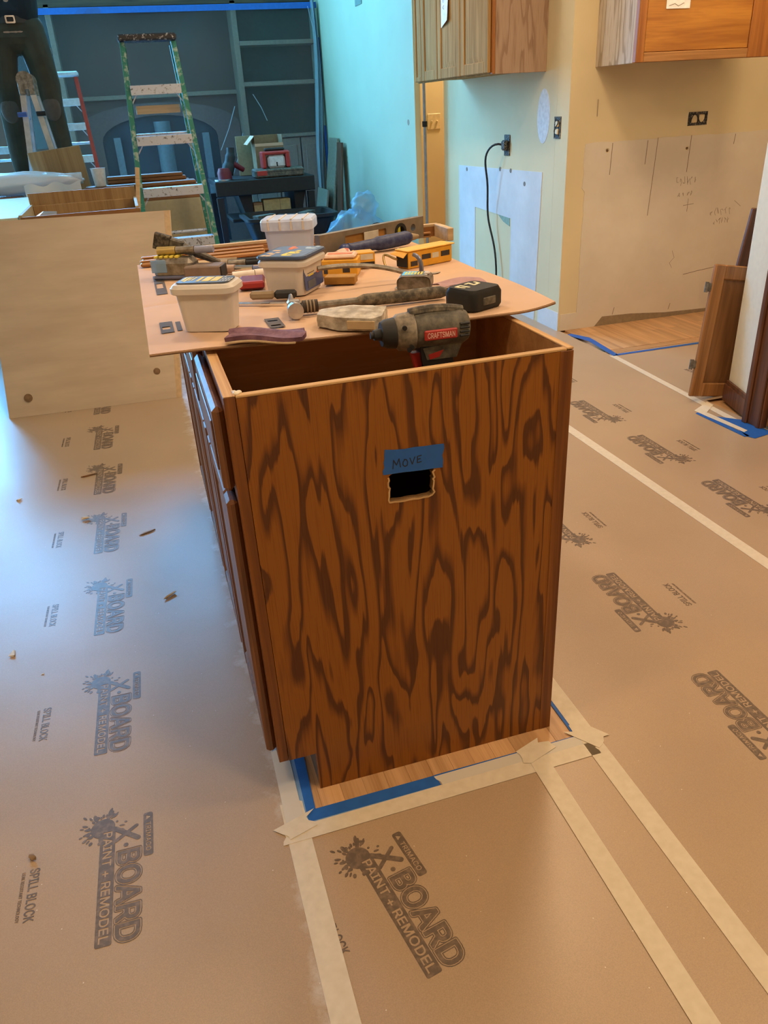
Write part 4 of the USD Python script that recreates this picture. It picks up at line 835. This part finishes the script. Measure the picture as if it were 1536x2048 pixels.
def rag(label, loc, rz, W, D, mat, lift, seed, name='abrasive_pad', th=.003):
    t = thing(name, label, 'abrasive', loc, (0, 0, rz)); r = np.random.default_rng(seed); a, b = r.uniform(4, 7, 2)
    obj('sheet', sheet_mesh(lambda u, v: (-W / 2 + W * u + .005 * math.sin(5 * v), -D / 2 + D * v + .006 * math.sin(a * u), th + .001 + lift * (.5 + .5 * math.sin(a * u + b * v))), 26, 12, th), mat, t)
    return t
t = rag('folded purple sandpaper at the front edge of the cardboard', (.115, .262, ZC), -20, .145, .062, purple_cloth, .005, 1, 'sandpaper', .008)
obj('tan_back', sheet_mesh(lambda u, v: (-.07 + .13 * u, -.038 + .02 * v + .004 * math.sin(5 * u), .0035 + .002 * math.sin(5 * u)), 20, 4, .0025), tan_backing, t)
rag('faded mauve sandpaper sheet behind the black battery', (.585, .465, ZC + .008), -8, .11, .08, mauve_paper, .010, 3, 'sandpaper', .0015)
t = thing('utility_knife', 'slim steel putty knife with a tan and black handle before the blue lidded tub', 'knife', (.135, .600, ZC), (0, 0, -20))
obj('handle', bx(.0, -.010, .004, .055, .010, .022, .005), tan_grip, t); obj('handle_end', bx(.055, -.010, .004, .105, .010, .022, .005), black_rubber, t)
obj('blade', quad_slab([(-.03, -.034, .003), (.085, -.048, .003), (.085, -.040, .0045), (-.03, -.022, .0045)], .0015), steel, t); obj('blade_mark', bx(.03, -.047, .0046, .05, -.035, .005), plain('blade_blue', (.25, .28, .36), .4, .5), t)
t = thing('red_packet', 'dark red packet lying between the two lidded tubs', 'packet', (.165, .775, ZC), (0, 0, -10)); obj('packet', bx(-.03, -.05, 0, .03, .045, .018, .004), dark_red, t); obj('band', bx(-.0305, -.0505, 0.001, .0305, -.03, .0185, .004), red_plastic, t)
# the heap of painter's tools at the far left
t = thing('tape_gun', 'steel and blue tape measure case at the far left of the cardboard', 'tool', (.00, 1.0, ZC), (0, 0, -24))
obj('case', bx(-.055, -.03, 0, .055, .03, .052, .012), dark_steel, t); obj('blue_side', bx(-.057, -.032, .018, -.015, -.029, .05, .002), plain('pale_blue_film', (.22, .48, .62), .3), t); obj('base_rim', bx(-.057, -.032, 0, .057, .032, .010, .004), plain('blue_grey', (.16, .18, .30), .4), t)
obj('top_teeth', [bx(-.05 + .014 * k, -.02, .052, -.042 + .014 * k, .02, .058, .001) for k in range(5)], yellow_print, t)
t = thing('utility_box', 'plain grey brown block lying beside the steel case', 'box', (.066, .950, ZC), (0, 0, -20)); obj('block', bx(-.045, -.03, 0, .05, .03, .034, .003), plain('grey_brown', (.20, .15, .125), .7), t); obj('dark_end', bx(.05, -.028, .002, .054, .028, .032, .001), black_rubber, t)
t = thing('paint_brush', 'dark stiff brush sticking up from the tool heap at the far left', 'brush', (.03, 1.025, ZC + .068), (0, 18, -18))
UsdGeom.Xformable(stage.GetPrimAtPath(t)).AddScaleOp().Set(Gf.Vec3f(.8, .8, .8))
obj('head', loft([ring(.052, .03, .008, -.0)[:, [2, 1, 0]] * (1, 1, 1) + (x, 0, 0) for x in (-.10, -.05)]), splotched('brush_bristle', (.03, .026, .022), (.13, .11, .085), 80., .42, .62, .9), t)
obj('ferrule', bx(-.05, -.016, -.022, -.005, .016, .022, .005), dusty_grey, t); obj('handle', tube(spline([(-.005, 0, 0), (.05, 0, -.006), (.12, 0, -.014)], 12), np.linspace(.018, .008, 12), 10), dusty_grey, t)
def handle(name, label, x0, y0, x1, y1, r, mats, z=0.):
    t = thing(name, label, 'tool', (0, 0, ZC + z)); a, b = np.array((x0, y0, r)), np.array((x1, y1, r)); k = len(mats)
    for i, (part, m, s) in enumerate(mats):
        obj(part, cyl(a + (b - a) * i / k, a + (b - a) * (i + .98) / k, r * s), m, t)
    return t
handle('screwdriver', 'screwdriver with a tan and clear handle in the tool heap', .06, 1.02, .24, .93, .011, [('cap', tan_grip, .9), ('handle', plain('pinkish_tan', (.52, .36, .27), .5), 1.), ('collar', chrome, .8), ('shaft', plain('blue_shaft', (.20, .24, .42), .3, .5), .6)])
handle('chisel', 'chisel with a pale brown handle behind the screwdriver', .05, 1.09, .235, 1.03, .012, [('handle', pale_board, 1.), ('handle', plain('grey_tan', (.34, .27, .20), .6), 1.), ('collar', dark_steel, .8), ('blade', black_plastic, .55)], .0)
handle('paint_tube', 'slim white tube lying at the right of the tool heap', .13, .88, .245, .88, .010, [('cap', plain('cap_white', (.75, .70, .64), .5), 1.), ('body', plain('tube_white', (.74, .66, .58), .5), 1.1)], .0)
handle('file', 'dark file lying along the rear of the tool heap', .10, 1.14, .25, 1.10, .008, [('handle', tan_grip, 1.2), ('blade', black_plastic, .8)])
handle('scraper', 'brass ended scraper lying across the steel case', -.04, 1.02, .10, .965, .010, [('tip', plain('brass_ring', (.52, .40, .16), .35, .6), 1.1), ('handle', dark_steel, 1.), ('end', plain('blueish_end', (.26, .28, .40), .4), .9)], .058)

# drill standing on its battery in the open cabinet
t = thing('impact_driver', 'dusty black and red impact driver standing in the open cabinet', 'drill', (.375, .105, .735), (0, 0, -3))
def ell(x, rz, ry, cz, k=18): return [np.array((x, ry * math.sin(a), cz + rz * math.cos(a))) for a in np.linspace(0, 2 * math.pi, k, endpoint=False)]
Zb = .178
obj('motor_housing', loft([np.array(ell(*e)) for e in ((.078, .016, .016, Zb), (.074, .026, .026, Zb), (.06, .033, .031, Zb - .001), (.0, .033, .031, Zb), (-.02, .031, .03, Zb), (-.024, .03, .029, Zb))]), dusty_grey, t, 40)
obj('gear_case', loft([np.array(ell(*e)) for e in ((-.024, .0325, .031, Zb), (-.03, .034, .033, Zb), (-.052, .032, .031, Zb), (-.058, .026, .026, Zb))]), splotched('tan_dust_case', (.12, .10, .075), (.30, .25, .185), 50., .4, .65, .6), t, 40)
obj('nose', loft([np.array(ell(*e)) for e in ((-.058, .027, .027, Zb), (-.074, .025, .025, Zb), (-.082, .021, .021, Zb))]), black_rubber, t, 40); obj('chuck', [cyl((-.082, 0, Zb), (-.095, 0, Zb), .011, .009), cyl((-.095, 0, Zb), (-.101, 0, Zb), .006)], black_rubber, t)
obj('top_rail', tube(spline([(-.03, 0, Zb + .030), (.02, 0, Zb + .033), (.066, 0, Zb + .026)], 12), .010, 10), dusty_rubber, t)
obj('handle', hull([(x + dx, y, z) for x, z, w in ((.012, Zb - .02, .028), (.010, Zb - .05, .024), (.030, .05, .022)) for dx in (-w, w) for y in (-.019, .019)] ), black_rubber, t, 40)
obj('handle_flare', hull([(x, y, z) for x, z in ((-.012, Zb - .028), (.062, Zb - .022), (.05, Zb - .05), (-.005, Zb - .05)) for y in (-.02, .02)]), dusty_grey, t, 40)
obj('trigger', hull([(x, y, z) for x, z in ((-.030, Zb - .038), (-.014, Zb - .038), (-.010, Zb - .075), (-.022, Zb - .07)) for y in (-.008, .008)]), red_plastic, t)
obj('battery', [bx(-.03, -.04, 0, .085, .04, .036, .008), bx(-.02, -.03, .036, .07, .03, .055, .006)], black_plastic, t)
badge = obj('badge', bx(-.012, -.0345, Zb - .012, .048, -.029, Zb + .006, .002), red_plastic, t); obj('badge_lettering', moved(xz(prism(text_poly('CRAFTSMAN', .050, .010), 0, .0004), 0), (-.007, -.0346, Zb - .008)), plain('badge_white', (.70, .42, .36), .5), badge, False)
obj('vent', [bx(.053, -.0325, Zb - .012 + .007 * k, .071, -.024, Zb - .008 + .007 * k, .001) for k in range(4)], black_rubber, t)
obj('red_patch', hull([(x, -.0205, z) for x, z in ((-.002, Zb - .040), (.026, Zb - .034), (.018, Zb - .046), (.0, Zb - .049))] + [(x, -.018, z) for x, z in ((-.002, Zb - .040), (.026, Zb - .034), (.018, Zb - .046), (.0, Zb - .049))]), red_plastic, t)
obj('screw', [cyl((x, -.034, z), (x, -.030, z), .004) for x, z in ((-.035, Zb - .02), (-.047, Zb + .015), (-.040, Zb - .024))], black_plastic, t)

# ------------------------------------------------------------------ ladders, carts and the worker in the far room
def stepladder(label, loc, rz, top_w, bot_w, Ht, steps, rail, step_m, cap_m, front=.33, rear=.62, rail_w=.028, brace=True):
    """front feet at y = -front, cap over y = 0, rear feet at y = rear - front"""
    t = thing('stepladder', label, 'ladder', loc, (0, 0, rz)); P = lambda s, k, ff: np.array((s * (top_w + (bot_w - top_w) * k) / 2, ff * k, Ht * (1 - k)))
    for s in (-1, 1):
        a, b = P(s, .01, -front), P(s, 1, -front); obj('front_rail', hull([p + np.array((dx, dy, 0)) for p in (a, b) for dx in (-rail_w / 2, rail_w / 2) for dy in (-.035, .035)]), rail, t, False)
        a, b = P(s * .93, .02, rear - front) + (0, .05, 0), P(s * .97, 1, rear - front) + (0, .05, 0); obj('rear_rail', hull([p + np.array((dx, dy, 0)) for p in (a, b) for dx in (-rail_w / 2.6, rail_w / 2.6) for dy in (-.022, .022)]), rail, t, False)
        q = P(s, .99, -front); obj('foot', bx(q[0] - .022, q[1] - .04, 0, q[0] + .022, q[1] + .04, .035, .004), black_rubber, t)
    obj('top_cap', bx(-top_w / 2 - .022, -.065, Ht - .012, top_w / 2 + .022, .10, Ht + .022, .008), cap_m, t)
    for z in steps:
        k = 1 - z / Ht; w = top_w + (bot_w - top_w) * k - rail_w; y = -front * k
        obj('step', [bx(-w / 2, y - .045, z - .026, w / 2, y - .037, z + .026, .002), bx(-w / 2, y - .037, z + .018, w / 2, y + .045, z + .026, .002)], step_m, t)
        if brace:
            for s in (-1, 1): obj('brace', hull([np.array((s * (w / 2 - .05), y - .02, z + .01)) + d for d in ((0, 0, 0), (0, .02, 0), (0, 0, -.012))] + [np.array((s * (w / 2), y - .02, z - .06)) + d for d in ((0, 0, 0), (0, .02, 0), (0, 0, -.012))]), step_m, t, False)
    for z in (Ht * .35, Ht * .7):
        k = 1 - z / Ht; w = (top_w + (bot_w - top_w) * k) * .94; obj('rear_bar', cyl((-w / 2, (rear - front) * k + .05, z), (w / 2, (rear - front) * k + .05, z), .011, n=8), step_m, t)
    return t
t = stepladder('green fibreglass stepladder with white paint splashed steps', (.172, 4.30, 0), 0, .29, .50, 1.69, (1.425, 1.155, .870, .575, .29), ladder_green, ladder_step, ladder_cap, .30, .47)
obj('pail_tray', hull([(x, y, z) for x in (-.13, .13) for y, z in ((.02, 1.345), (.03, 1.30), (.16, 1.30), (.16, 1.335))]), pale_board, t, False)
stepladder('red railed stepladder with pale blue steps behind the worker', (-.455, 6.12, 0), 0, .25, .40, 1.61, (1.42, 1.25, 1.02, .72, .42), ladder_red, ladder_blue, ladder_blue, .30, .60)
stepladder('pale steel stepladder at the far left edge of the view', (-1.03, 6.15, 0), 0, .40, .54, 1.48, (1.115, .84, .56, .28), plain('pale_rail', (.42, .50, .55), .4, .5), ladder_blue, plain('white_blue_cap', (.62, .68, .76), .4))
t = thing('folding_ladder', 'hinged bare aluminium ladder standing in front of the worker', 'ladder', (-.603, 4.92, 0))
for y in (.03, .25):
    for s, dx in ((-1, -.20), (1, .20)):
        a, b = np.array((s * .022, y, 1.53)), np.array((dx, y, .0)); obj('rail', hull([p + np.array((ex, ey, 0)) for p in (a, b) for ex in (-.018, .018) for ey in (-.03, .03)]), aluminium, t, False)
    obj('hinge', [cyl((0, y - .034, 1.535), (0, y + .034, 1.535), .052), cyl((0, y - .04, 1.535), (0, y + .04, 1.535), .022), bx(-.05, y - .036, 1.45, -.01, y + .036, 1.53, .004), bx(.01, y - .036, 1.45, .05, y + .036, 1.53, .004)], dark_steel, t)
for z in (.25, .53, .81, 1.09, 1.32):
    for s in (-1, 1): x = s * (.022 + .178 * (1 - z / 1.53)); obj('rung', cyl((x, .03, z), (x, .25, z), .014, n=10), aluminium, t)
obj('lock_knob', cyl((.03, -.05, 1.34), (.085, -.05, 1.34), .014), black_plastic, t); obj('lock_knob', cyl((-.03, -.05, 1.34), (-.085, -.05, 1.34), .014), plain('lock_blue', (.05, .10, .35), .4), t)

t = thing('work_platform', 'low trestle platform that the worker stands on', 'platform', (-.64, 5.45, 0))
obj('deck', bx(-.34, -.17, .85, .24, .20, .885, .004), brown_x, t, False)
for x in (-.31, .21):
    for y in (-.14, .17): obj('leg', bx(x - .02, y - .02, 0, x + .02, y + .02, .8495, .003), aluminium, t, False)
for z in (.25,): obj('stretcher', [bx(-.31, -.15, z, .21, -.13, z + .04), bx(-.31, .16, z, .21, .18, z + .04)], aluminium, t, False)

def ball(c, r, sc=(1, 1, 1), sub=2): m = trimesh.creation.icosphere(sub, r); m.apply_scale(sc); m.apply_translation(c); return m
def body(chains, edge=.018, it=8):
    """limbs as hulls of spheres, joined into one skin and smoothed"""
    parts = []
    for ch in chains:
        for (p, r), (q, s) in zip(ch, ch[1:]):
            parts.append(mf.Manifold.hull_points(np.vstack([np.array(mf.Manifold.sphere(r, 16).to_mesh().vert_properties[:, :3]) + p, np.array(mf.Manifold.sphere(s, 16).to_mesh().vert_properties[:, :3]) + q])))
    m = mf.Manifold.batch_boolean(parts, mf.OpType.Add).refine_to_length(edge).to_mesh(); m = trimesh.Trimesh(m.vert_properties[:, :3], m.tri_verts, process=True)
    trimesh.smoothing.filter_taubin(m, iterations=it); return m
w = thing('person', 'worker in a black shirt and olive trousers with a silver belt buckle', 'person', (-.64, 5.45, .886))
J = dict(hipL=(.095, 0, .92), hipR=(-.095, 0, .92), kneeL=(.135, -.03, .49), kneeR=(-.14, -.02, .49), ankL=(.145, .02, .10), ankR=(-.16, .03, .10), toeL=(.175, -.13, .045), toeR=(-.195, -.12, .045),
         wa=(0, .0, 1.06), ch=(0, .0, 1.30), nk=(0, .0, 1.50), hd=(0, -.015, 1.63), shL=(.19, .0, 1.42), shR=(-.19, .0, 1.42), elL=(.30, -.12, 1.55), elR=(-.31, -.10, 1.57), wrL=(.22, -.30, 1.70), wrR=(-.22, -.28, 1.74))
J = {k: np.array(v) for k, v in J.items()}
core = [[(J['hipL'], .085), (J['hipR'], .085)], [(np.array((-.06, 0, .95)), .10), (np.array((.06, 0, .95)), .10)], [(np.array((-.07, 0, .95)), .095), (np.array((-.06, .0, 1.08)), .09), (np.array((-.085, 0, 1.32)), .10), (np.array((-.13, 0, 1.41)), .07)], [(np.array((.07, 0, .95)), .095), (np.array((.06, .0, 1.08)), .09), (np.array((.085, 0, 1.32)), .10), (np.array((.13, 0, 1.41)), .07)],
        [(np.array((0, 0, 1.0)), .10), (np.array((0, 0, 1.35)), .105)], [(np.array((-.10, 0, 1.33)), .10), (np.array((.10, 0, 1.33)), .10)]]
legs = lambda g: [[(J['hip' + s], .092 + g), (J['knee' + s], .060 + g), (J['ank' + s], .042 + g)] for s in 'LR']
arms = lambda g: [[(J['sh' + s], .058 + g), (J['el' + s], .043 + g), (J['wr' + s], .029 + g)] for s in 'LR']
hands = []
for s, sg_ in (('L', 1), ('R', -1)):
    d = J['wr' + s] - J['el' + s]; d /= np.linalg.norm(d); u = np.cross(d, (0, 0, 1)); u /= np.linalg.norm(u); n_ = np.cross(u, d); wr = J['wr' + s]
    hands += [[(wr, .026), (wr + d * .045 + u * .022, .017), (wr + d * .085 + u * .026, .013)], [(wr, .026), (wr + d * .045 - u * .022, .017), (wr + d * .085 - u * .026, .013)], [(wr + d * .045 - u * .02, .017), (wr + d * .045 + u * .02, .017)]]
    for k, L in enumerate((.068, .078, .072, .056)):
        o = u * (-.028 + .0187 * k); b = wr + d * .088 + o
        hands.append([(b, .0095), (b + d * L * .5 + o * .15, .009), (b + d * L * .85 + o * .2 - n_ * L * .25, .008)])
    hands.append([(wr + d * .03 - u * .024 * sg_, .013), (wr + d * .06 - u * .05 * sg_, .0105), (wr + d * .095 - u * .058 * sg_ - n_ * .01, .009)])
head = [[(J['nk'] - (0, 0, .04), .055), (J['hd'] - (0, -.01, .06), .055)], [(J['hd'] + (0, .012, .035), .088), (J['hd'] + (0, -.005, -.05), .066)], [(J['hd'] + (0, -.05, -.02), .045), (J['hd'] + (0, -.055, -.085), .034)],
        [(J['hd'] + (0, -.088, .015), .010), (J['hd'] + (0, -.108, -.02), .0125)]] + [[(J['hd'] + (s * .085, .012, .012), .016), (J['hd'] + (s * .083, .016, -.02), .012)] for s in (-1, 1)]
feet = [[(J['ank' + s], .038), (J['ank' + s] + (0, .03, -.065), .034), (J['toe' + s], .034)] for s in 'LR']
obj('body', body(core + legs(0) + arms(0) + hands + head + feet, .014, 6), skin, w, True)
bo = '/World/person'
obj('trousers', body([[(J['hipL'] + (.0, 0, .05), .102), (J['hipR'] + (.0, 0, .05), .102)], [(np.array((-.055, 0, 1.0)), .103), (np.array((.055, 0, 1.0)), .103)], [(J['hipL'], .104), (J['hipR'], .104)]] + [[(J['hip' + s] + (0, 0, .02), .104), (J['knee' + s] + (0, 0, .16), .088), (J['knee' + s], .076), (J['ank' + s] + (0, 0, .10), .068), (J['ank' + s] + (0, 0, .02), .064)] for s in 'LR'], .016, 5), trouser, w, True)
obj('shirt', body([[(a, r + .018) for a, r in ch] for ch in ([[(np.array((-.065, 0, 1.07)), .095), (np.array((-.085, 0, 1.32)), .10), (np.array((-.13, 0, 1.41)), .07)], [(np.array((.065, 0, 1.07)), .095), (np.array((.085, 0, 1.32)), .10), (np.array((.13, 0, 1.41)), .07)], [(np.array((-.06, 0, 1.07)), .095), (np.array((.06, 0, 1.07)), .095)], [(np.array((-.10, 0, 1.33)), .10), (np.array((.10, 0, 1.33)), .10)], [(np.array((0, 0, 1.40)), .07), (np.array((0, 0, 1.46)), .05)]])] + [[(J['sh' + s], .075), (J['sh' + s] * .35 + J['el' + s] * .65, .062)] for s in 'LR'], .016, 5), shirt, w, True)
bel = loft([np.array([(.168 * math.cos(a), .112 * math.sin(a), z) for a in np.linspace(0, 2 * np.pi, 32, endpoint=False)]) for z in (1.000, 1.003, 1.037, 1.040)]); obj('belt', bel, leather, w, 30)
bu = obj('belt_buckle', xz(prism(rrect(.062, .046, .008).difference(rrect(.042, .026, .005)), 0, .006), 0).apply_translation((.0, -.113, 1.02)), chrome, w, 30)
for s in 'LR':
    obj('knee_pad', ball(J['knee' + s] + (0, -.055, -.01), .06, (1, .55, 1.35)) if False else ball((0, 0, 0), .06, (1, .55, 1.4)).apply_translation(J['knee' + s] + (0, -.055, 0)), knee_pad, w, True)
    obj('boot', body([[(J['ank' + s] + (0, .0, .02), .058), (J['ank' + s] + (0, .03, -.05), .050), (J['toe' + s] + (0, .02, .003), .047)], [(J['ank' + s] + (0, .03, -.05), .050), (J['ank' + s] + (0, .035, -.052), .046)]], .016, 4), boot, w, True)
obj('tool_pouch', hull([(x, y, z) for x in (-.21, -.16) for y in (-.06, .06) for z in (.74, .97)] + [(-.225, y, .78) for y in (-.05, .05)]), leather, w)
obj('hair', ball((0, 0, 0), .098, (.98, 1.05, .82)).apply_translation(J['hd'] + (0, .022, .058)), hair, w, True)
for s in (-1, 1): obj('eye', ball((0, 0, 0), .011).apply_translation(J['hd'] + (s * .033, -.080, .018)), eye_white, w, True); obj('eyebrow', hull([J['hd'] + (s * x, y, z) for x, z in ((.018, .040), (.05, .044), (.018, .034), (.05, .037)) for y in (-.088, -.07)]), hair, w)
obj('mouth', hull([J['hd'] + (x, y, z) for x, z in ((-.024, -.062), (.024, -.062), (0, -.056), (0, -.069)) for y in (-.094, -.08)]), plain('lips', (.30, .12, .09), .5), w)

t = thing('tool_cart', 'black plastic utility table holding power tools in the far corner', 'cart', (1.06, 6.35, .016))
obj('top', [bx(-.42, -.02, .69, .48, .62, .735, .008), bx(-.42, -.03, .61, .48, -.0, .735, .006)], black_plastic, t); 
for x in (-.39, .44):
    for y in (.0, .56): obj('leg', hull([(x + dx, y + dy, z) for dx in (-.03, .03) for dy in (-.03, .03) for z in (.6,)] + [(x * .97 + dx, y + dy, 0) for dx in (-.022, .022) for dy in (-.022, .022)]), black_plastic, t)
obj('shelf', bx(-.30, .02, .38, .42, .56, .41, .006), black_plastic, t); obj('side_wall', hull([(x, y, z) for x, z in ((-.22, .61), (-.16, .40), (-.10, .40), (-.10, .61)) for y in (.03, .55)]), black_plastic, t); obj('side_wall', hull([(x, y, z) for x, z in ((.40, .61), (.34, .40), (.29, .40), (.29, .61)) for y in (.03, .55)]), black_plastic, t)
t = thing('tool_tub', 'wide black mortar tub full of tools before the black table', 'tub', (1.20, 5.98, .176)); 
obj('tub', loft([ring(.56, .40, .06, 0), ring(.58, .42, .07, .02), ring(.74, .54, .08, .27), ring(.80, .60, .09, .285), ring(.80, .60, .09, .31), ring(.72, .52, .08, .31), ring(.54, .38, .06, .05)]), black_plastic, t, 35)
for k, (x, y, rz) in enumerate(((-.2, .05, 30), (.0, -.05, -20), (.18, .06, 50), (.1, -.12, 10))): obj('tool', moved(hull([(a, b, c) for a in (-.10, .10) for b in (-.04, .04) for c in (0, .06)] + [(.13, 0, .05)]), (x, y, .245), rz), (dusty_grey, black_rubber, dark_steel, dusty_grey)[k], t)
t = thing('storage_crate', 'low grey crate under the black mortar tub', 'crate', (1.20, 6.0, .016)); obj('crate', bx(-.30, -.2, 0, .30, .2, .158, .01), plain('crate_grey', (.10, .10, .10), .6), t)
t = thing('bucket', 'small grey white bucket on the floor left of the mortar tub', 'bucket', (.72, 5.78, .016)); obj('pail', lathe([(0, 0), (.075, 0), (.092, .26), (.097, .26), (.097, .275), (.088, .275), (.07, .01), (0, .01)], 28), plain('bucket_white', (.40, .42, .40), .5), t); obj('handle', tube(spline([(.095, 0, .25), (.07, -.09, .19), (0, -.13, .16), (-.07, -.09, .19), (-.095, 0, .25)], 20), .003, 6), steel, t)
t = thing('grinder', 'dark red and black angle grinder on the left of the black table', 'power tool', (.78, 6.50, .752), (0, 0, 30))
obj('motor', tube(spline([(0, 0, .05), (.03, .0, .12), (.06, 0, .20), (.07, 0, .26)], 14), [.055] * 5 + [.045] * 5 + [.035] * 4, 12), black_rubber, t); obj('head', lathe([(0, 0), (.06, 0), (.066, .06), (.05, .10), (0, .10)], 20, (-.03, 0, .0)), dark_red, t); obj('side_grip', cyl((.02, .0, .16), (.17, -.02, .07), .028, .022), dark_red, t); obj('guard', lathe([(0, 0), (.075, 0), (.075, .012), (0, .012)], 22, (-.08, -.03, .0)), steel, t)
t = thing('tool_case', 'flat dark tool case with a red badge on the black table', 'case', (1.20, 6.46, .752)); obj('case', bx(-.19, -.10, 0, .26, .12, .072, .012), dusty_grey, t); obj('badge', bx(-.17, -.102, .02, -.08, -.0985, .06, .002), red_plastic, t); obj('lid_seam', bx(-.192, -.1015, .045, .262, -.0985, .05), black_rubber, t)
t = thing('work_light', 'red framed work radio with a white face on the tool case', 'radio', (1.22, 6.46, .825)); obj('frame', [bx(-.13, -.06, 0, -.09, .06, .13, .01), bx(.09, -.06, 0, .13, .06, .13, .01), bx(-.13, -.06, .11, .13, .06, .14, .01)], red_plastic, t); obj('face', bx(-.075, -.055, .0, .085, .05, .105, .02), plain('face_white', (.62, .60, .60), .5), t); obj('slot', bx(.0, -.057, .015, .012, -.054, .05), black_rubber, t); obj('top_handle', bx(-.09, -.02, .14, .09, .02, .165, .008), black_plastic, t)
t = thing('carton', 'open brown carton standing above the red work radio', 'carton', (1.20, 6.70, .752)); obj('walls', [bx(-.13, -.12, 0, .13, -.115, .25), bx(-.13, .115, 0, .13, .12, .34), bx(-.13, -.115, 0, -.125, .115, .34), bx(.125, -.115, 0, .13, .115, .34)], carton_brown, t, False); obj('flap', [quad_slab([(-.13, -.115, .34), (-.13, .115, .34), (-.20, .115, .27), (-.20, -.115, .27)], .004), bx(-.13, -.119, .251, .13, -.116, .275)], cardboard, t, False); obj('bottom', bx(-.124, -.114, 0, .124, .114, .005), carton_brown, t, False)
t = thing('carton', 'small pale yellow carton on the lower shelf of the black table', 'carton', (1.16, 6.45, .427)); obj('box', bx(-.10, -.06, 0, .15, .08, .14, .003), plain('pale_yellow_carton', (.46, .36, .16), .8), t, False); obj('seam', bx(.05, -.061, 0, .055, -.059, .14), carton_brown, t, False)
t = thing('carton', 'narrow yellowish carton at the left of the lower shelf', 'carton', (1.01, 6.45, .427)); obj('box', bx(-.04, -.05, 0, .04, .06, .12, .003), plain('narrow_yellow_carton', (.44, .33, .15), .8), t, False); obj('flap', bx(-.04, -.051, .10, .04, -.049, .12), carton_brown, t, False)
t = thing('mdf_panel', 'pale upright offcut standing behind the tools on the black table', 'board', (1.03, 6.88, .752), (-4, 0, 0)); obj('panel', bx(-.09, 0, .0, .06, .012, .34, .002), plain('dull_tan', (.28, .23, .14), .8), t, False)

t = thing('timber_board', 'long grey board leaning upright on the teal wall', 'board', (1.88, 7.48, .016), (0, 8, 0)); obj('board', bx(0, -.19, .0, .02, .18, 1.0, .002), grey_board, t, False)
t = thing('timber_board', 'shorter grey board leaning in front of the long one', 'board', (1.79, 7.55, .016), (0, 10, 0)); obj('board', bx(0, -.25, 0, .02, .20, .52, .002), plain('grey_board_front', (.24, .225, .17), .8), t, False)
t = thing('timber_board', 'dark narrow board leaning at the right of the grey boards', 'board', (1.93, 7.15, .016), (0, 4, 0)); obj('board', bx(0, -.10, 0, .02, .09, .96, .002), oak_dark, t, False)
def bag_f(u, v):
    d = np.array((math.cos(u) * math.sin(v), math.sin(u) * math.sin(v), -math.cos(v))); k = 1 + nz(d * 1.0 + 4, 3.2, .55, 9); r = .27 * (1 - .45 * max(0, d[2])) * k
    return (d[0] * r * 1.15, d[1] * r, .22 + d[2] * .22 * k)
t = thing('plastic_bag', 'crumpled pale blue plastic bag on the floor by the teal wall', 'bag', (1.66, 5.35, .016))
UsdGeom.Xformable(stage.GetPrimAtPath(t)).AddScaleOp().Set(Gf.Vec3f(1.1, 1.0, 1.2)); obj('bag', lump(bag_f, 44, 24), bag_blue, t, 50); obj('bag_neck', film_blob(.10, .09, .09, 3., .6, 5).apply_translation((.06, 0, .36)), bag_blue, t, 50); obj('contents', moved(film_blob(.16, .14, .12, 3., .3, 6), (0, 0, .01)), tarp, t, 50)
obj('black_handle', tube(spline([(.05, -.14, .20), (.03, -.22, .33), (.08, -.22, .35), (.12, -.16, .20)], 16), .008, 8), black_rubber, t)
rT = np.random.default_rng(3)
def tarp_f(u, v):
    x, y = .15 + u * 1.85, 5.55 + v * 2.35; p = np.array((x * 2.2, y * 2.2, 0.)); return (x, y, .004 + .022 * max(0, float(meshkit.fbm(p, 4, 3)) - .35))
t = thing('blue_tarp', 'wrinkled blue plastic tarp covering the floor of the far room', 'tarp', (0, 0, .0)); obj('tarp', sheet_mesh(tarp_f, 60, 70, .002), tarp, t, True)

def hang_f(u, v):
    x = -1.08 + u * 3.12; z = 2.232 - v * 2.20; a = .012 + .02 * v; return (x, 7.90 + a * math.sin(16 * u + 3 * v) + .03 * (float(meshkit.fbm(np.array((u * 10, v * 2.2, 0.)), 3, 8)) - .5), z)
t = thing('plastic_sheeting', 'clear plastic sheeting hung across the fireplace wall', 'plastic sheet'); obj('film', sheet_mesh(hang_f, 120, 30, .001), sheet_film, t, True)
obj('edge_fold', sheet_mesh(lambda u, v: (2.005 + .035 * math.sin(5 * v + u) - .05 * u, 7.84 + .05 * math.sin(7 * u * 2), 2.25 - 2.15 * v), 14, 24, .001), see_through('film_fold', (.45, .58, .62), .42, .25), t, True)
for k, (x0, z0, x1, z1) in enumerate(((1.95, 2.2, 2.02, 1.75), (1.10, 1.35, .90, .95), (1.15, 1.1, 1.0, .72), (1.3, 1.45, 1.42, 1.2))): obj('film_crease', tube([(x0, 7.86, z0), ((x0 + x1) / 2 + .01, 7.85, (z0 + z1) / 2), (x1, 7.86, z1)], .004, 5), see_through('crease_%d' % k, (.55, .66, .72), .35, .3), t)
obj('top_tape', bx(-1.08, 7.885, 2.185, 2.045, 7.89, 2.238), blue_tape, t, False)
obj('side_tape', bx(2.028, 7.86, 1.51, 2.046, 7.885, 1.93), blue_tape, t, False); obj('side_tape', bx(2.022, 7.86, .42, 2.046, 7.885, 1.12), blue_tape, t, False)
